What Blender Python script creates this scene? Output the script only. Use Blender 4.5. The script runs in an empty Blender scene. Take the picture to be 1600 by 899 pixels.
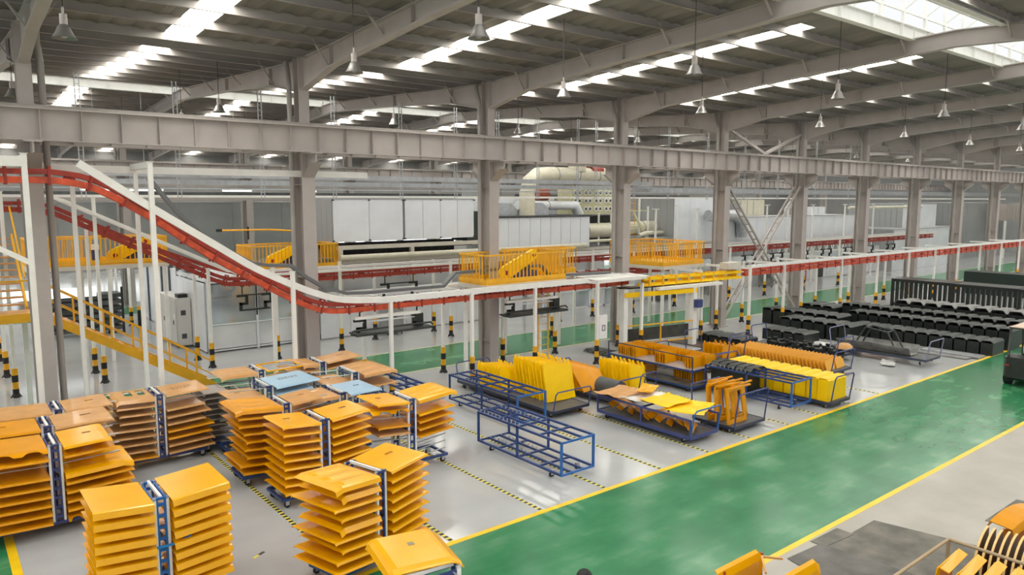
import bpy, math, random
from mathutils import Vector, Matrix
R = math.radians
random.seed(7)
S = bpy.context.scene
COL = S.collection

# ------------------------------------------------------------------ camera
cam_d = bpy.data.cameras.new('camera')
cam_d.sensor_width = 36.0
cam_d.lens = 36.0 * 1150.0 / 1600.0
cam_d.clip_start = 0.1
cam_d.clip_end = 600
cam = bpy.data.objects.new('camera', cam_d)
COL.objects.link(cam)
cam.location = (0, 0, 6.5)
cam.rotation_euler = (R(90) - math.atan(136 / 1150.0), 0, R(51.4 - 90))
S.camera = cam

# ------------------------------------------------------------------ world, sun, exposure
W = bpy.data.worlds.new('overcast_sky')
S.world = W
W.use_nodes = True
wn = W.node_tree.nodes
wn.clear()
w_out = wn.new('ShaderNodeOutputWorld')
w_bg = wn.new('ShaderNodeBackground')
w_bg.inputs['Color'].default_value = (0.97, 0.985, 1.0, 1)
w_bg.inputs['Strength'].default_value = 1.0
W.node_tree.links.new(w_bg.outputs[0], w_out.inputs[0])
SKYLIGHT_STRENGTH = 19.0
S.view_settings.view_transform = 'Standard'
S.view_settings.look = 'None'
S.view_settings.gamma = 1
S.view_settings.use_curve_mapping = False
S.view_settings.exposure = 0.0
S.cycles.max_bounces = 8
S.cycles.diffuse_bounces = 5
S.cycles.glossy_bounces = 3
S.cycles.transmission_bounces = 6
S.cycles.transparent_max_bounces = 8
S.cycles.sample_clamp_indirect = 6
S.cycles.use_denoising = True

# ------------------------------------------------------------------ materials
MATS = {}
def mat(name, col, rough=0.5, metal=0.0, var=0.0, scale=3.0, bump=0.0, coat=0.0, emit=0.0, spec=0.5, stretch=(1, 1, 1), col2=None, lo=0.35, hi=0.7):
    if name in MATS:
        return MATS[name]
    m = bpy.data.materials.new(name)
    m.use_nodes = True
    nt = m.node_tree
    n = nt.nodes
    b = n['Principled BSDF']
    b.inputs['Base Color'].default_value = (*col, 1)
    b.inputs['Roughness'].default_value = rough
    b.inputs['Metallic'].default_value = metal
    b.inputs['Specular IOR Level'].default_value = spec
    if coat:
        b.inputs['Coat Weight'].default_value = coat
        b.inputs['Coat Roughness'].default_value = 0.08
    if emit:
        b.inputs['Emission Color'].default_value = (*col, 1)
        b.inputs['Emission Strength'].default_value = emit
    if var or bump or col2:
        tc = n.new('ShaderNodeTexCoord')
        mp = n.new('ShaderNodeMapping')
        mp.inputs['Scale'].default_value = stretch
        ns = n.new('ShaderNodeTexNoise')
        ns.inputs['Scale'].default_value = scale
        ns.inputs['Detail'].default_value = 5
        nt.links.new(tc.outputs['Object'], mp.inputs[0])
        nt.links.new(mp.outputs[0], ns.inputs['Vector'])
        rp = n.new('ShaderNodeValToRGB')
        rp.color_ramp.elements[0].position = lo
        rp.color_ramp.elements[1].position = hi
        c2 = col2 if col2 else tuple(min(1, c * (1 + var)) for c in col)
        c1 = col if col2 else tuple(c * (1 - var) for c in col)
        rp.color_ramp.elements[0].color = (*c1, 1)
        rp.color_ramp.elements[1].color = (*c2, 1)
        nt.links.new(ns.outputs['Fac'], rp.inputs[0])
        nt.links.new(rp.outputs[0], b.inputs['Base Color'])
        if bump:
            bp = n.new('ShaderNodeBump')
            bp.inputs['Strength'].default_value = bump
            bp.inputs['Distance'].default_value = 0.02
            nt.links.new(ns.outputs['Fac'], bp.inputs['Height'])
            nt.links.new(bp.outputs[0], b.inputs['Normal'])
    MATS[name] = m
    return m

STEEL = mat('grey_painted_steel', (0.43, 0.39, 0.365), 0.5, var=0.06, scale=1.5)
ROOFM = mat('roof_sheet_grey', (0.22, 0.205, 0.185), 0.6, var=0.18, scale=0.8, stretch=(1, .3, 1))
PURL = mat('galvanised_purlin', (0.34, 0.315, 0.29), 0.5, metal=0.1, var=0.08, scale=1)
WHITE = mat('white_painted_steel', (0.84, 0.84, 0.80), 0.4, var=0.04)
GALV = mat('galvanised_metal', (0.52, 0.54, 0.56), 0.35, metal=0.7, var=0.12, scale=4)
RED = mat('red_track_paint', (0.62, 0.085, 0.03), 0.4, var=0.25, scale=5)
DRED = mat('dark_red_paint', (0.34, 0.035, 0.02), 0.45, var=0.2, scale=5)
YEL = mat('yellow_safety_paint', (0.82, 0.42, 0.012), 0.4, var=0.08)
PANEL = mat('glossy_yellow_panel', (0.87, 0.41, 0.0), 0.22, var=0.05, scale=1.5, spec=.4)
PANEL2 = mat('deep_yellow_panel', (0.72, 0.30, 0.0), 0.28, var=0.08, scale=1.5, spec=.35)
LEMON = mat('bright_yellow_plate', (0.98, 0.60, 0.0), 0.35, var=0.04, spec=.3)
TAN = mat('tan_primer_panel', (0.60, 0.31, 0.10), 0.4, var=0.1, coat=0.2)
LBLUE = mat('pale_blue_panel', (0.36, 0.56, 0.72), 0.3, var=0.04, coat=0.3)
BLUE = mat('blue_rack_paint', (0.022, 0.055, 0.19), 0.4, var=0.15, scale=6)
BRIGHTB = mat('bright_blue_rack_paint', (0.02, 0.13, 0.42), 0.35, var=0.12, scale=6)
VIOLET = mat('violet_blue_paint', (0.045, 0.06, 0.19), 0.45, var=0.1)
BLACK = mat('black_coating', (0.012, 0.016, 0.014), 0.4, var=0.3, scale=6)
BLACK2 = mat('dusty_black_coating', (0.036, 0.043, 0.04), 0.5, var=0.3, scale=5)  # slightly lighter black, for section tops and some whole parts
RUBBER = mat('black_rubber', (0.015, 0.015, 0.015), 0.7)
DGREY = mat('dark_grey_deck', (0.075, 0.08, 0.082), 0.5, var=0.25, scale=3)
MGREY = mat('mid_grey_plate', (0.20, 0.20, 0.19), 0.55, var=0.3, scale=2.5)
MATM = mat('worn_grey_mat', (0.11, 0.105, 0.09), 0.75, scale=2.2, col2=(0.21, 0.20, 0.165), bump=0.1)
OVEN = mat('oven_panel_white', (0.80, 0.83, 0.86), 0.28, metal=0.15, var=0.05, scale=0.8)
OVEND = mat('oven_panel_grey', (0.36, 0.37, 0.37), 0.35, metal=0.3, var=0.08, scale=0.5)
CREAM = mat('cream_insulated_duct', (0.66, 0.63, 0.50), 0.45, var=0.06)
OLIVE = mat('cream_filter_housing', (0.56, 0.54, 0.34), 0.5, var=0.06)
BOOTH = mat('booth_sheet', (0.74, 0.77, 0.78), 0.2, metal=0.2, var=0.1, scale=0.9)
BEIGE = mat('beige_deck_edge', (0.62, 0.58, 0.50), 0.5, var=0.05)
DARKV = mat('dark_void_metal', (0.05, 0.05, 0.045), 0.7, var=0.3)  # dark metal, and sheets whose dark colour stands in for shade in gaps
LABELW = mat('white_label', (0.85, 0.85, 0.85), 0.5)
SKIN = mat('skin', (0.55, 0.33, 0.23), 0.5)
HAIR = mat('black_hair', (0.01, 0.008, 0.007), 0.45, var=0.4, scale=40)
CLOTH = mat('dark_blue_workwear', (0.03, 0.05, 0.11), 0.8, var=0.15)
TARP = mat('clear_plastic_film', (0.75, 0.75, 0.72), 0.25, var=0.1)
FFRONT = mat('floor_grey_epoxy', (0.40, 0.415, 0.42), 0.13, scale=0.7, col2=(0.47, 0.48, 0.47), lo=.3, hi=.75)
FWARM = mat('floor_warm_concrete', (0.345, 0.325, 0.28), 0.42, scale=0.9, col2=(0.45, 0.43, 0.38), lo=.3, hi=.75)
LINEY = mat('yellow_floor_line', (0.90, 0.58, 0.01), 0.35, var=0.08, scale=2)
LINEP = mat('pale_yellow_floor_line', (0.55, 0.56, 0.26), 0.4, var=0.1, scale=2)
LINEK = mat('black_tape', (0.02, 0.02, 0.02), 0.5)
LINET = mat('yellow_tape', (0.72, 0.66, 0.10), 0.5)
SIGNB = mat('sign_blue', (0.05, 0.12, 0.45), 0.4)

def green_mat():
    m = bpy.data.materials.new('green_epoxy_aisle')
    m.use_nodes = True
    nt = m.node_tree; n = nt.nodes; b = n['Principled BSDF']
    tc = n.new('ShaderNodeTexCoord')
    mp = n.new('ShaderNodeMapping'); mp.inputs['Scale'].default_value = (0.25, 1.3, 1)
    mp.inputs['Rotation'].default_value = (0, 0, R(-6))
    n1 = n.new('ShaderNodeTexNoise'); n1.inputs['Scale'].default_value = 1.1; n1.inputs['Detail'].default_value = 8; n1.inputs['Roughness'].default_value = .62
    n2 = n.new('ShaderNodeTexNoise'); n2.inputs['Scale'].default_value = 0.9; n2.inputs['Detail'].default_value = 4
    nt.links.new(tc.outputs['Object'], mp.inputs[0]); nt.links.new(mp.outputs[0], n1.inputs['Vector'])
    nt.links.new(tc.outputs['Object'], n2.inputs['Vector'])
    mx = n.new('ShaderNodeMath'); mx.operation = 'MULTIPLY'
    nt.links.new(n1.outputs['Fac'], mx.inputs[0]); nt.links.new(n2.outputs['Fac'], mx.inputs[1])
    rp = n.new('ShaderNodeValToRGB'); e = rp.color_ramp.elements
    e[0].position = .16; e[0].color = (0.014, 0.16, 0.058, 1)
    e[1].position = .44; e[1].color = (0.13, 0.32, 0.165, 1)
    x = rp.color_ramp.elements.new(.28); x.color = (0.034, 0.21, 0.085, 1)
    nt.links.new(mx.outputs[0], rp.inputs[0]); nt.links.new(rp.outputs[0], b.inputs['Base Color'])
    b.inputs['Specular IOR Level'].default_value = 0.35; b.inputs['Roughness'].default_value = 0.2
    return m
GREEN = green_mat()

def emis(name, col, s):
    m = bpy.data.materials.new(name); m.use_nodes = True
    n = m.node_tree.nodes; n.clear()
    o = n.new('ShaderNodeOutputMaterial'); e = n.new('ShaderNodeEmission')
    e.inputs[0].default_value = (*col, 1); e.inputs[1].default_value = s
    m.node_tree.links.new(e.outputs[0], o.inputs[0])
    return m
SKYL = emis('daylit_translucent_panel', (1.0, 0.97, 0.90), SKYLIGHT_STRENGTH)
WINL = emis('daylit_window_pane', (0.95, 0.98, 1.0), 1.6)
MONL = emis('daylit_monitor_roof', (1.0, 0.985, 0.93), 2.3)
LAMPW = emis('inspection_tube_light', (0.95, 0.98, 1.0), 2.5)

# ------------------------------------------------------------------ mesh builder
class MB:
    def __init__(s):
        s.v = []; s.f = []; s.mi = []; s.sm = []; s.m = 0
    def add(s, vs, fs, smooth=False):
        o = len(s.v)
        s.v += [tuple(p) for p in vs]
        for f in fs:
            s.f.append([i + o for i in f]); s.mi.append(s.m); s.sm.append(smooth)
        return s
    def box(s, x0, x1, y0, y1, z0, z1):
        return s.add([(x0, y0, z0), (x1, y0, z0), (x1, y1, z0), (x0, y1, z0), (x0, y0, z1), (x1, y0, z1), (x1, y1, z1), (x0, y1, z1)],
                     [(0, 3, 2, 1), (4, 5, 6, 7), (0, 1, 5, 4), (1, 2, 6, 5), (2, 3, 7, 6), (3, 0, 4, 7)])
    def bar(s, p, q, w, h=None, up=(0, 0, 1)):
        h = h or w
        p = Vector(p); q = Vector(q); d = (q - p).normalized(); u = Vector(up)
        if abs(d.dot(u)) > .98: u = Vector((0, 1, 0))
        a = d.cross(u).normalized() * (w / 2); b = a.cross(d).normalized() * (h / 2)
        vs = [p - a - b, p + a - b, p + a + b, p - a + b, q - a - b, q + a - b, q + a + b, q - a + b]
        return s.add(vs, [(0, 1, 2, 3), (7, 6, 5, 4), (0, 4, 5, 1), (1, 5, 6, 2), (2, 6, 7, 3), (3, 7, 4, 0)])
    def tube(s, pts, r, n=8, cap=True, rs=None):
        pts = [Vector(p) for p in pts]; rings = []
        prev = None
        for i, p in enumerate(pts):
            if i == 0: d = pts[1] - p
            elif i == len(pts) - 1: d = p - pts[i - 1]
            else: d = (pts[i + 1] - p).normalized() + (p - pts[i - 1]).normalized()
            d.normalize()
            if prev is None:
                u = Vector((0, 0, 1)) if abs(d.z) < .9 else Vector((1, 0, 0))
                a = d.cross(u).normalized()
            else:
                a = (prev - d * prev.dot(d)).normalized()
            prev = a
            b = d.cross(a)
            rr = rs[i] if rs else r
            rings.append([p + (a * math.cos(t) + b * math.sin(t)) * rr for t in [2 * math.pi * k / n for k in range(n)]])
        vs = [q for rg in rings for q in rg]; fs = []
        for i in range(len(pts) - 1):
            for k in range(n):
                fs.append((i * n + k, i * n + (k + 1) % n, (i + 1) * n + (k + 1) % n, (i + 1) * n + k))
        s.add(vs, fs, True)
        if cap:
            s.add(rings[0], [tuple(range(n))[::-1]]); s.add(rings[-1], [tuple(range(n))])
        return s
    def cyl(s, p, q, r, n=10, r2=None):
        return s.tube([p, q], r, n, True, [r, r if r2 is None else r2])
    def strip(s, path, w, h, wide=(0, 1, 0)):
        """a rectangular bar swept along a path that lies across the direction `wide`"""
        path = [Vector(p) for p in path]; wv = Vector(wide).normalized() * (w / 2); rs = []
        for i, p in enumerate(path):
            if i == 0: d = path[1] - p
            elif i == len(path) - 1: d = p - path[i - 1]
            else: d = path[i + 1] - path[i - 1]
            nrm = d.cross(wv).normalized() * (h / 2)
            rs += [p - wv - nrm, p + wv - nrm, p + wv + nrm, p - wv + nrm]
        fs = [(0, 1, 2, 3)]
        m = len(path)
        for i in range(m - 1):
            for k in range(4):
                fs.append((i * 4 + k, (i + 1) * 4 + k, (i + 1) * 4 + (k + 1) % 4, i * 4 + (k + 1) % 4))
        fs.append(((m - 1) * 4 + 3, (m - 1) * 4 + 2, (m - 1) * 4 + 1, (m - 1) * 4))
        return s.add(rs, fs)
    def ibeam(s, p, q, w, h, t=0.03):
        """I section between two points, web upright"""
        p = Vector(p); q = Vector(q)
        z = Vector((0, 0, h / 2 - t / 2))
        s.bar(p + z, q + z, w, t); s.bar(p - z, q - z, w, t); s.bar(p, q, t, h - 2 * t)
        return s
    def prism(s, poly, a, b, axis='y'):
        """polygon in the plane across axis, extruded from a to b"""
        n = len(poly)
        def P(u, v, w):
            return {'y': (u, w, v), 'x': (w, u, v), 'z': (u, v, w)}[axis]
        vs = [P(u, v, a) for u, v in poly] + [P(u, v, b) for u, v in poly]
        fs = [tuple(range(n)), tuple(range(2 * n - 1, n - 1, -1))]
        for i in range(n):
            j = (i + 1) % n
            fs.append((i, i + n, j + n, j))
        return s.add(vs, fs)
    def sheet(s, G, t, skip=(), smooth=False):
        """thin plate over a grid of points G[i][j]; cells in skip are cut out as holes"""
        ni = len(G); nj = len(G[0])
        G = [[Vector(p) for p in r] for r in G]
        nrm = [[None] * nj for _ in range(ni)]
        for i in range(ni):
            for j in range(nj):
                a = G[min(i + 1, ni - 1)][j] - G[max(i - 1, 0)][j]
                b = G[i][min(j + 1, nj - 1)] - G[i][max(j - 1, 0)]
                nrm[i][j] = a.cross(b).normalized() * t
        vs = [G[i][j] for i in range(ni) for j in range(nj)] + [G[i][j] - nrm[i][j] for i in range(ni) for j in range(nj)]
        N = ni * nj; fs = []
        live = {(i, j) for i in range(ni - 1) for j in range(nj - 1)} - set(skip)
        for i, j in live:
            a, b, c, d = i * nj + j, (i + 1) * nj + j, (i + 1) * nj + j + 1, i * nj + j + 1
            fs.append((a, b, c, d)); fs.append((d + N, c + N, b + N, a + N))
            if (i, j - 1) not in live: fs.append((b, a, a + N, b + N))
            if (i, j + 1) not in live: fs.append((d, c, c + N, d + N))
            if (i - 1, j) not in live: fs.append((a, d, d + N, a + N))
            if (i + 1, j) not in live: fs.append((c, b, b + N, c + N))
        return s.add(vs, fs, smooth)
    def lathe(s, prof, n=16, c=(0, 0, 0)):
        vs = []; fs = []
        for r, z in prof:
            for k in range(n):
                a = 2 * math.pi * k / n
                vs.append((c[0] + r * math.cos(a), c[1] + r * math.sin(a), c[2] + z))
        for i in range(len(prof) - 1):
            for k in range(n):
                fs.append((i * n + k, i * n + (k + 1) % n, (i + 1) * n + (k + 1) % n, (i + 1) * n + k))
        return s.add(vs, fs, True)
    def mesh(s, name, mats):
        me = bpy.data.meshes.new(name)
        me.from_pydata(s.v, [], s.f)
        if not isinstance(mats, (list, tuple)): mats = [mats]
        for m in mats: me.materials.append(m)
        me.polygons.foreach_set('material_index', s.mi)
        me.polygons.foreach_set('use_smooth', s.sm)
        me.update()
        return me
    def build(s, name, mats, parent=None, loc=(0, 0, 0), rot=(0, 0, 0)):
        return place(name, s.mesh(name, mats), parent, loc, rot)

def place(name, me, parent=None, loc=(0, 0, 0), rot=(0, 0, 0)):
    o = bpy.data.objects.new(name, me)
    COL.objects.link(o)
    o.location = loc
    o.rotation_euler = rot
    if parent is not None: o.parent = parent
    return o

CACHE = {}
def cached(key, fn, mats):
    if key not in CACHE:
        b = MB(); fn(b); CACHE[key] = b.mesh(str(key[0] if isinstance(key, tuple) else key), mats)
    return CACHE[key]

LABELS = set()
def tag(o, label, cat, group=None):
    if label in LABELS: print('DUP LABEL', label)
    LABELS.add(label)
    import re
    if len(re.findall(r"[A-Za-z0-9][A-Za-z0-9'\u2019-]*", label)) > 16: print('LONG LABEL', label)
    o['label'] = label; o['category'] = cat
    if group: o['group'] = group
    return o
def thing(name, label, cat, loc=(0, 0, 0), rz=0, group=None):
    o = bpy.data.objects.new(name, None); COL.objects.link(o)
    o.empty_display_size = .2
    o.location = loc; o.rotation_euler = (0, 0, rz)
    return tag(o, label, cat, group)
def struct_root(name):
    o = bpy.data.objects.new(name, None); COL.objects.link(o)
    o['kind'] = 'structure'
    return o
def struct(o): o['kind'] = 'structure'; return o
ORD = ['first', 'second', 'third', 'fourth', 'fifth', 'sixth', 'seventh', 'eighth', 'ninth', 'tenth', 'eleventh', 'twelfth', 'thirteenth', 'fourteenth', 'fifteenth', 'sixteenth', 'seventeenth', 'eighteenth', 'nineteenth', 'twentieth', 'twenty-first', 'twenty-second', 'twenty-third', 'twenty-fourth', 'twenty-fifth', 'twenty-sixth', 'twenty-seventh', 'twenty-eighth']

# ================================================================== SETTING: floor
X0, X1, Y0, Y1 = -14.0, 128.0, -8.0, 77.0
fl = struct(MB().box(X0, X1, Y0, Y1, -0.3, 0).build('floor', FFRONT))
MB().box(X0, X1, Y0, 7.1, 0, .003).build('warm_concrete_strip', FWARM, fl)
MB().box(X0, X1, 7.1, 11.1, 0, .004).build('green_aisle', GREEN, fl)
MB().box(X0, X1, 23.95, 27.5, 0, .004).build('rear_green_aisle', GREEN, fl)
MB().box(X0, .78, 11.1, 23.95, 0, .004).build('side_green_aisle', GREEN, fl)
MB().box(X0, X1, 46.5, 52, 0, .004).build('far_green_aisle', GREEN, fl)
MB().box(.95, X1, 11.1, 11.23, 0, .006).build('yellow_line', LINEY, fl)
MB().box(X0, X1, 6.98, 7.1, 0, .006).build('yellow_line', LINEY, fl)
MB().box(.78, .93, 11.23, 23.8, 0, .006).build('yellow_line', LINEY, fl)
MB().box(.93, X1, 23.87, 23.95, 0, .006).build('pale_line', LINEP, fl)
MB().box(X0, X1, 27.5, 27.58, 0, .006).build('pale_line', LINEP, fl)
for xl in (5.42, 7.5, 9.77, 11.69, 13.62, 15.53, 17.37, 19.33, 21.0, 22.9, 24.9):
    b = MB(); b.m = 0
    b.box(xl - .045, xl + .045, 11.24, 20.4, 0, .0025)
    b.m = 1
    k = 11.27
    while k < 20.3:
        b.box(xl - .045, xl + .045, k, k + .075, .0025, .004); k += .15
    b.build('hazard_tape', [LINET, LINEK], fl)
# small stray tape scraps
for (x, y) in ((4.4, 13.0), (8.6, 14.0), (8.9, 15.6), (3.9, 14.3)):
    b = MB(); b.box(-.14, 0, -.03, .03, 0, .004); b.m = 1; b.box(0, .14, -.03, .03, 0, .004)
    b.build('tape_scrap', [LINET, LINEK], fl, (x, y, 0), (0, 0, .5))

# ================================================================== SETTING: roof
ceil = struct_root('ceiling')
NX = list(range(-2, 17))
XC = [2.3 + 7.45 * k for k in NX]
BAYS = [(-4.0, 9.5), (9.5, 23.0), (23.0, 36.5), (36.5, 50.0), (50.0, 63.5), (63.5, 77.0)]
def zroof(y):
    yy = (y + 4.0) % 27.0
    yy = yy if yy < 13.5 else 27 - yy
    return 11.15 + .05 * yy
MONH = 1.25   # half width of the ridge opening
for bi, (ya, yb) in enumerate(BAYS):
    valley_first = bi % 2 == 0
    yv, yr = (ya, yb) if valley_first else (yb, ya)
    sg = 1 if yr > yv else -1
    yo = yr - sg * MONH
    # sheets and skylights, bay by bay
    for i in range(len(XC) - 1):
        xa, xb = XC[i], XC[i + 1]
        xm = (xa + xb) / 2
        for (p, q) in ((xa, xm - .4), (xm + .4, xb)):
            G = [[(x, y, zroof(y) + (.06 if (k % 2) else 0)) for y in (min(yv, yo), max(yv, yo))] for k, x in enumerate([p + (q - p) * t / 12 for t in range(13)])]
            key = ('roof_sheet', bi)
            b = MB()
            G0 = [[(x - p, y, z) for x, y, z in r] for r in G]
            if key not in CACHE:
                b.sheet(G0, .05); CACHE[key] = b.mesh('roof_sheet', ROOFM)
            place('roof_sheet', CACHE[key], ceil, (p, 0, 0))
        ylo, yhi = min(yv, yo) + 1.4, max(yv, yo) - .3
        # translucent strip runs up the slope with the sheet before it closed
        key = ('skylight', bi)
        if key not in CACHE:
            b = MB(); b.sheet([[(-.4, ylo, zroof(ylo) + .02), (-.4, yhi, zroof(yhi) + .02)], [(.4, ylo, zroof(ylo) + .02), (.4, yhi, zroof(yhi) + .02)]], .03)
            CACHE[key] = b.mesh('skylight', SKYL)
            b = MB()
            for (a, c) in ((min(yv, yo), ylo), (yhi, max(yv, yo))):
                b.sheet([[(-.4, a, zroof(a)), (-.4, c, zroof(c))], [(.4, a, zroof(a)), (.4, c, zroof(c))]], .05)
            CACHE[('skylight_end', bi)] = b.mesh('roof_sheet', ROOFM)
        place('skylight', CACHE[key], ceil, (xm, 0, 0))
        place('roof_sheet', CACHE[('skylight_end', bi)], ceil, (xm, 0, 0))
    # purlins, each one long Z section
    n = 8
    for k in range(n):
        y = yv + sg * (.55 + (13.5 - MONH - .75) * k / (n - 1))
        z = zroof(y) - .01
        b = MB()
        b.box(X0, X1, y - .012, y + .012, z - .25, z)
        b.box(X0, X1, y - .075, y, z - .25, z - .235)
        b.box(X0, X1, y, y + .075, z - .02, z - .005)
        b.build('purlin', PURL, ceil)
    # rafters
    def rafter(b):
        P = [(yv + sg * .25, 9.98, 10.93), (yv + sg * 2.4, 10.42, 11.0), (yv + sg * 7, 10.76, 11.24), (yr, 11.1, 11.56)]
        for (a, za, zb), (c, zc, zd) in zip(P[:-1], P[1:]):
            b.prism([(a, za), (c, zc), (c, zd), (a, zb)], -.012, .012, 'x')
            b.bar((0, a, za), (0, c, zc), .26, .03); b.bar((0, a, zb), (0, c, zd), .26, .03)
        for (a, za, zb) in P[1:3]: b.box(-.13, .13, a - .01, a + .01, za, zb)
    def brace(b):
        for k in (1, 3, 5, 7):
            y = yv + sg * (.55 + (13.5 - MONH - .75) * k / (n - 1))
            zt = zroof(y) - .1
            for s_ in (-1, 1):
                b.bar((s_ * .55, y, zt), (s_ * .05, y, zt - (.72 if k == 1 else .52)), .05, .05)
    me1 = cached(('rafter', bi), rafter, STEEL); me2 = cached(('brace', bi), brace, STEEL)
    for x in XC:
        r = place('rafter', me1, ceil, (x, 0, 0))
        place('fly_brace', me2, r)
# ridge monitors
for yr in (9.5, 36.5, 63.5):
    ylo, yhi = yr - MONH, yr + MONH
    for i in range(len(XC) - 1):
        xa, xb = XC[i] + .02, XC[i + 1] - .02
        for y in (ylo, yhi):
            def cb(b):
                z0 = 11.46
                b.ibeam((0, 0, z0 + .2), (xb - xa, 0, z0 + .2), .2, .40, .02)
                for kk in range(4): b.box((kk + .5) * 1.85 - .01, (kk + .5) * 1.85 + .01, -.1, .1, z0, z0 + .4)
            place('monitor_curb', cached('monitor_curb', cb, WHITE), ceil, (xa, y, 0))
        def mt(b):
            for k in range(5):
                x = (xb - xa) * (k + .5) / 5
                for y in (-MONH, MONH):
                    b.bar((x, y, 11.84), (x, y, 13.0), .09)
                b.bar((x, -MONH, 13.0), (x, 0, 13.5), .07); b.bar((x, MONH, 13.0), (x, 0, 13.5), .07)
                b.bar((x, -MONH, 12.9), (x, MONH, 12.9), .06)
                b.bar((x, -MONH, 12.3), (x, MONH * .2, 13.3), .045); b.bar((x, MONH, 12.3), (x, -MONH * .2, 13.3), .045)
                b.bar((x, -MONH * .6, 12.9), (x, 0, 13.45), .04); b.bar((x, MONH * .6, 12.9), (x, 0, 13.45), .04)
            for y in (-MONH, MONH): b.bar((0, y, 13.0), (xb - xa, y, 13.0), .07)
            b.bar((0, 0, 13.5), (xb - xa, 0, 13.5), .07)
            b.cyl((0, -MONH * .2, 12.0), (xb - xa, -MONH * .2, 12.0), .07, 8)
            for y in (-MONH, MONH): b.bar((0, y, 12.25), (xb - xa, y, 12.25), .05)
        place('monitor_truss', cached('monitor_truss', mt, WHITE), ceil, (xa, yr, 0))
        def mr(b):
            for s_ in (-1, 1):
                b.sheet([[(0, s_ * (MONH + .25), 12.96), (0, 0, 13.58)], [(xb - xa, s_ * (MONH + .25), 12.96), (xb - xa, 0, 13.58)]], .02)
        place('skylight', cached('monitor_roof', mr, MONL), ceil, (xa, yr, 0))
# end and far walls
WALLM = mat('pale_wall_cladding', (0.26, 0.255, 0.245), 0.6, var=0.05)
def clad(b, L):
    x = 0
    while x < L:
        b.box(x, min(x + .9, L), -.05, .05, 0, 11.6); b.box(x + .9, min(x + 1.0, L), -.05, 0.02, 0, 11.6); x += 1.0
b = MB(); clad(b, X1 - X0); wf = struct(b.build('wall_back', WALLM, None, (X0, Y1, 0)))
b = MB(); clad(b, Y1 - Y0); we = struct(b.build('wall_right', WALLM, None, (X1, Y0, 0), (0, 0, R(90))))
for i in range(30):
    wv = MB().box(-1.6, 1.6, -.1, .0, 1.2, 3.4).build('window_pane', WINL, wf, (10 + i * 4.2, 0, 0))
    b = MB(); b.box(-1.7, 1.7, -.14, -.1, 1.1, 1.2); b.box(-1.7, 1.7, -.14, -.1, 3.4, 3.5)
    for x in (-1.65, 0, 1.65): b.box(x - .05, x + .05, -.14, -.1, 1.1, 3.5)
    b.build('window_frame', WHITE, wv)

# ================================================================== columns, crane beams
def col_lower(b):
    b.box(-.22, .22, -.36, -.33, 0, 8.0); b.box(-.22, .22, .33, .36, 0, 8.0); b.box(-.015, .015, -.33, .33, 0, 8.0)
    b.box(-.3, .3, -.45, .45, 0, .04)
    for z in (1.0, 4.0, 7.0): b.box(-.2, .2, -.33, .33, z, z + .02)
def col_upper(b):
    b.box(-.17, .17, -.2, -.175, 8.0, 11.0); b.box(-.17, .17, .175, .2, 8.0, 11.0); b.box(-.012, .012, -.175, .175, 8.0, 11.0)
def corbel(b):
    for s_ in (-1, 1):
        b.prism([(s_ * .36, 7.25), (s_ * 1.0, 7.7), (s_ * 1.0, 7.97), (s_ * .36, 7.97)], -.02, .02, 'x')
        b.box(-.2, .2, min(s_ * .36, s_ * 1.05), max(s_ * .36, s_ * 1.05), 7.96, 8.0)
        b.add([(-.2, s_ * .36, 7.23), (.2, s_ * .36, 7.23), (.2, s_ * 1.0, 7.68), (-.2, s_ * 1.0, 7.68)], [(0, 1, 2, 3)])
def pipe(b):
    b.tube([(-.38, .05, .1), (-.38, .05, 10.1), (-.3, .3, 10.5), (-.3, .42, 10.9)], .085, 8)
near_names = ['behind the foremost white posts', 'beside the foot of the red incline', 'rising behind the yellow-railed drive platform', 'left of the second yellow-railed platform', 'at the left foot of the cross bracing', 'at the right foot of the cross bracing']
def wordpos(i, row):
    if row == 0:
        if 2 <= i < 8: return near_names[i - 2]
        return '%s beyond the cross bracing' % ORD[i - 8] if i >= 8 else 'before the overhead incline, %s one' % ORD[i]
    return None
for row, yc in enumerate((23.0, 50.0, -4.0)):
    for i, x in enumerate(XC):
        if row == 2 and i % 2: continue
        if row == 1 and i > 14: continue
        if row == 0: lab = 'grey steel hall column ' + wordpos(i, 0)
        elif row == 1: lab = 'grey steel column of the distant row, %s from its left end' % ORD[i]
        else: lab = 'grey steel column behind the viewpoint, %s from the left' % ORD[i // 2]
        c = thing('steel_column', lab, 'column', (x, yc, 0), 0, ['hall columns along the crane beam', 'hall columns of the distant row', 'hall columns behind the viewpoint'][row])
        c['kind'] = 'structure'
        place('lower_shaft', cached('lower_shaft', col_lower, STEEL), c)
        place('upper_shaft', cached('upper_shaft', col_upper, STEEL), c)
        place('corbel', cached('corbel', corbel, STEEL), c)
        place('downpipe', cached('downpipe', pipe, PURL), c, (0, 0, 0), (0, 0, math.pi if i == 2 else 0))
        if row < 2: 
            def gp(b): b.box(-.1, .1, -.38, -.36, .95, 1.2)
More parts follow.
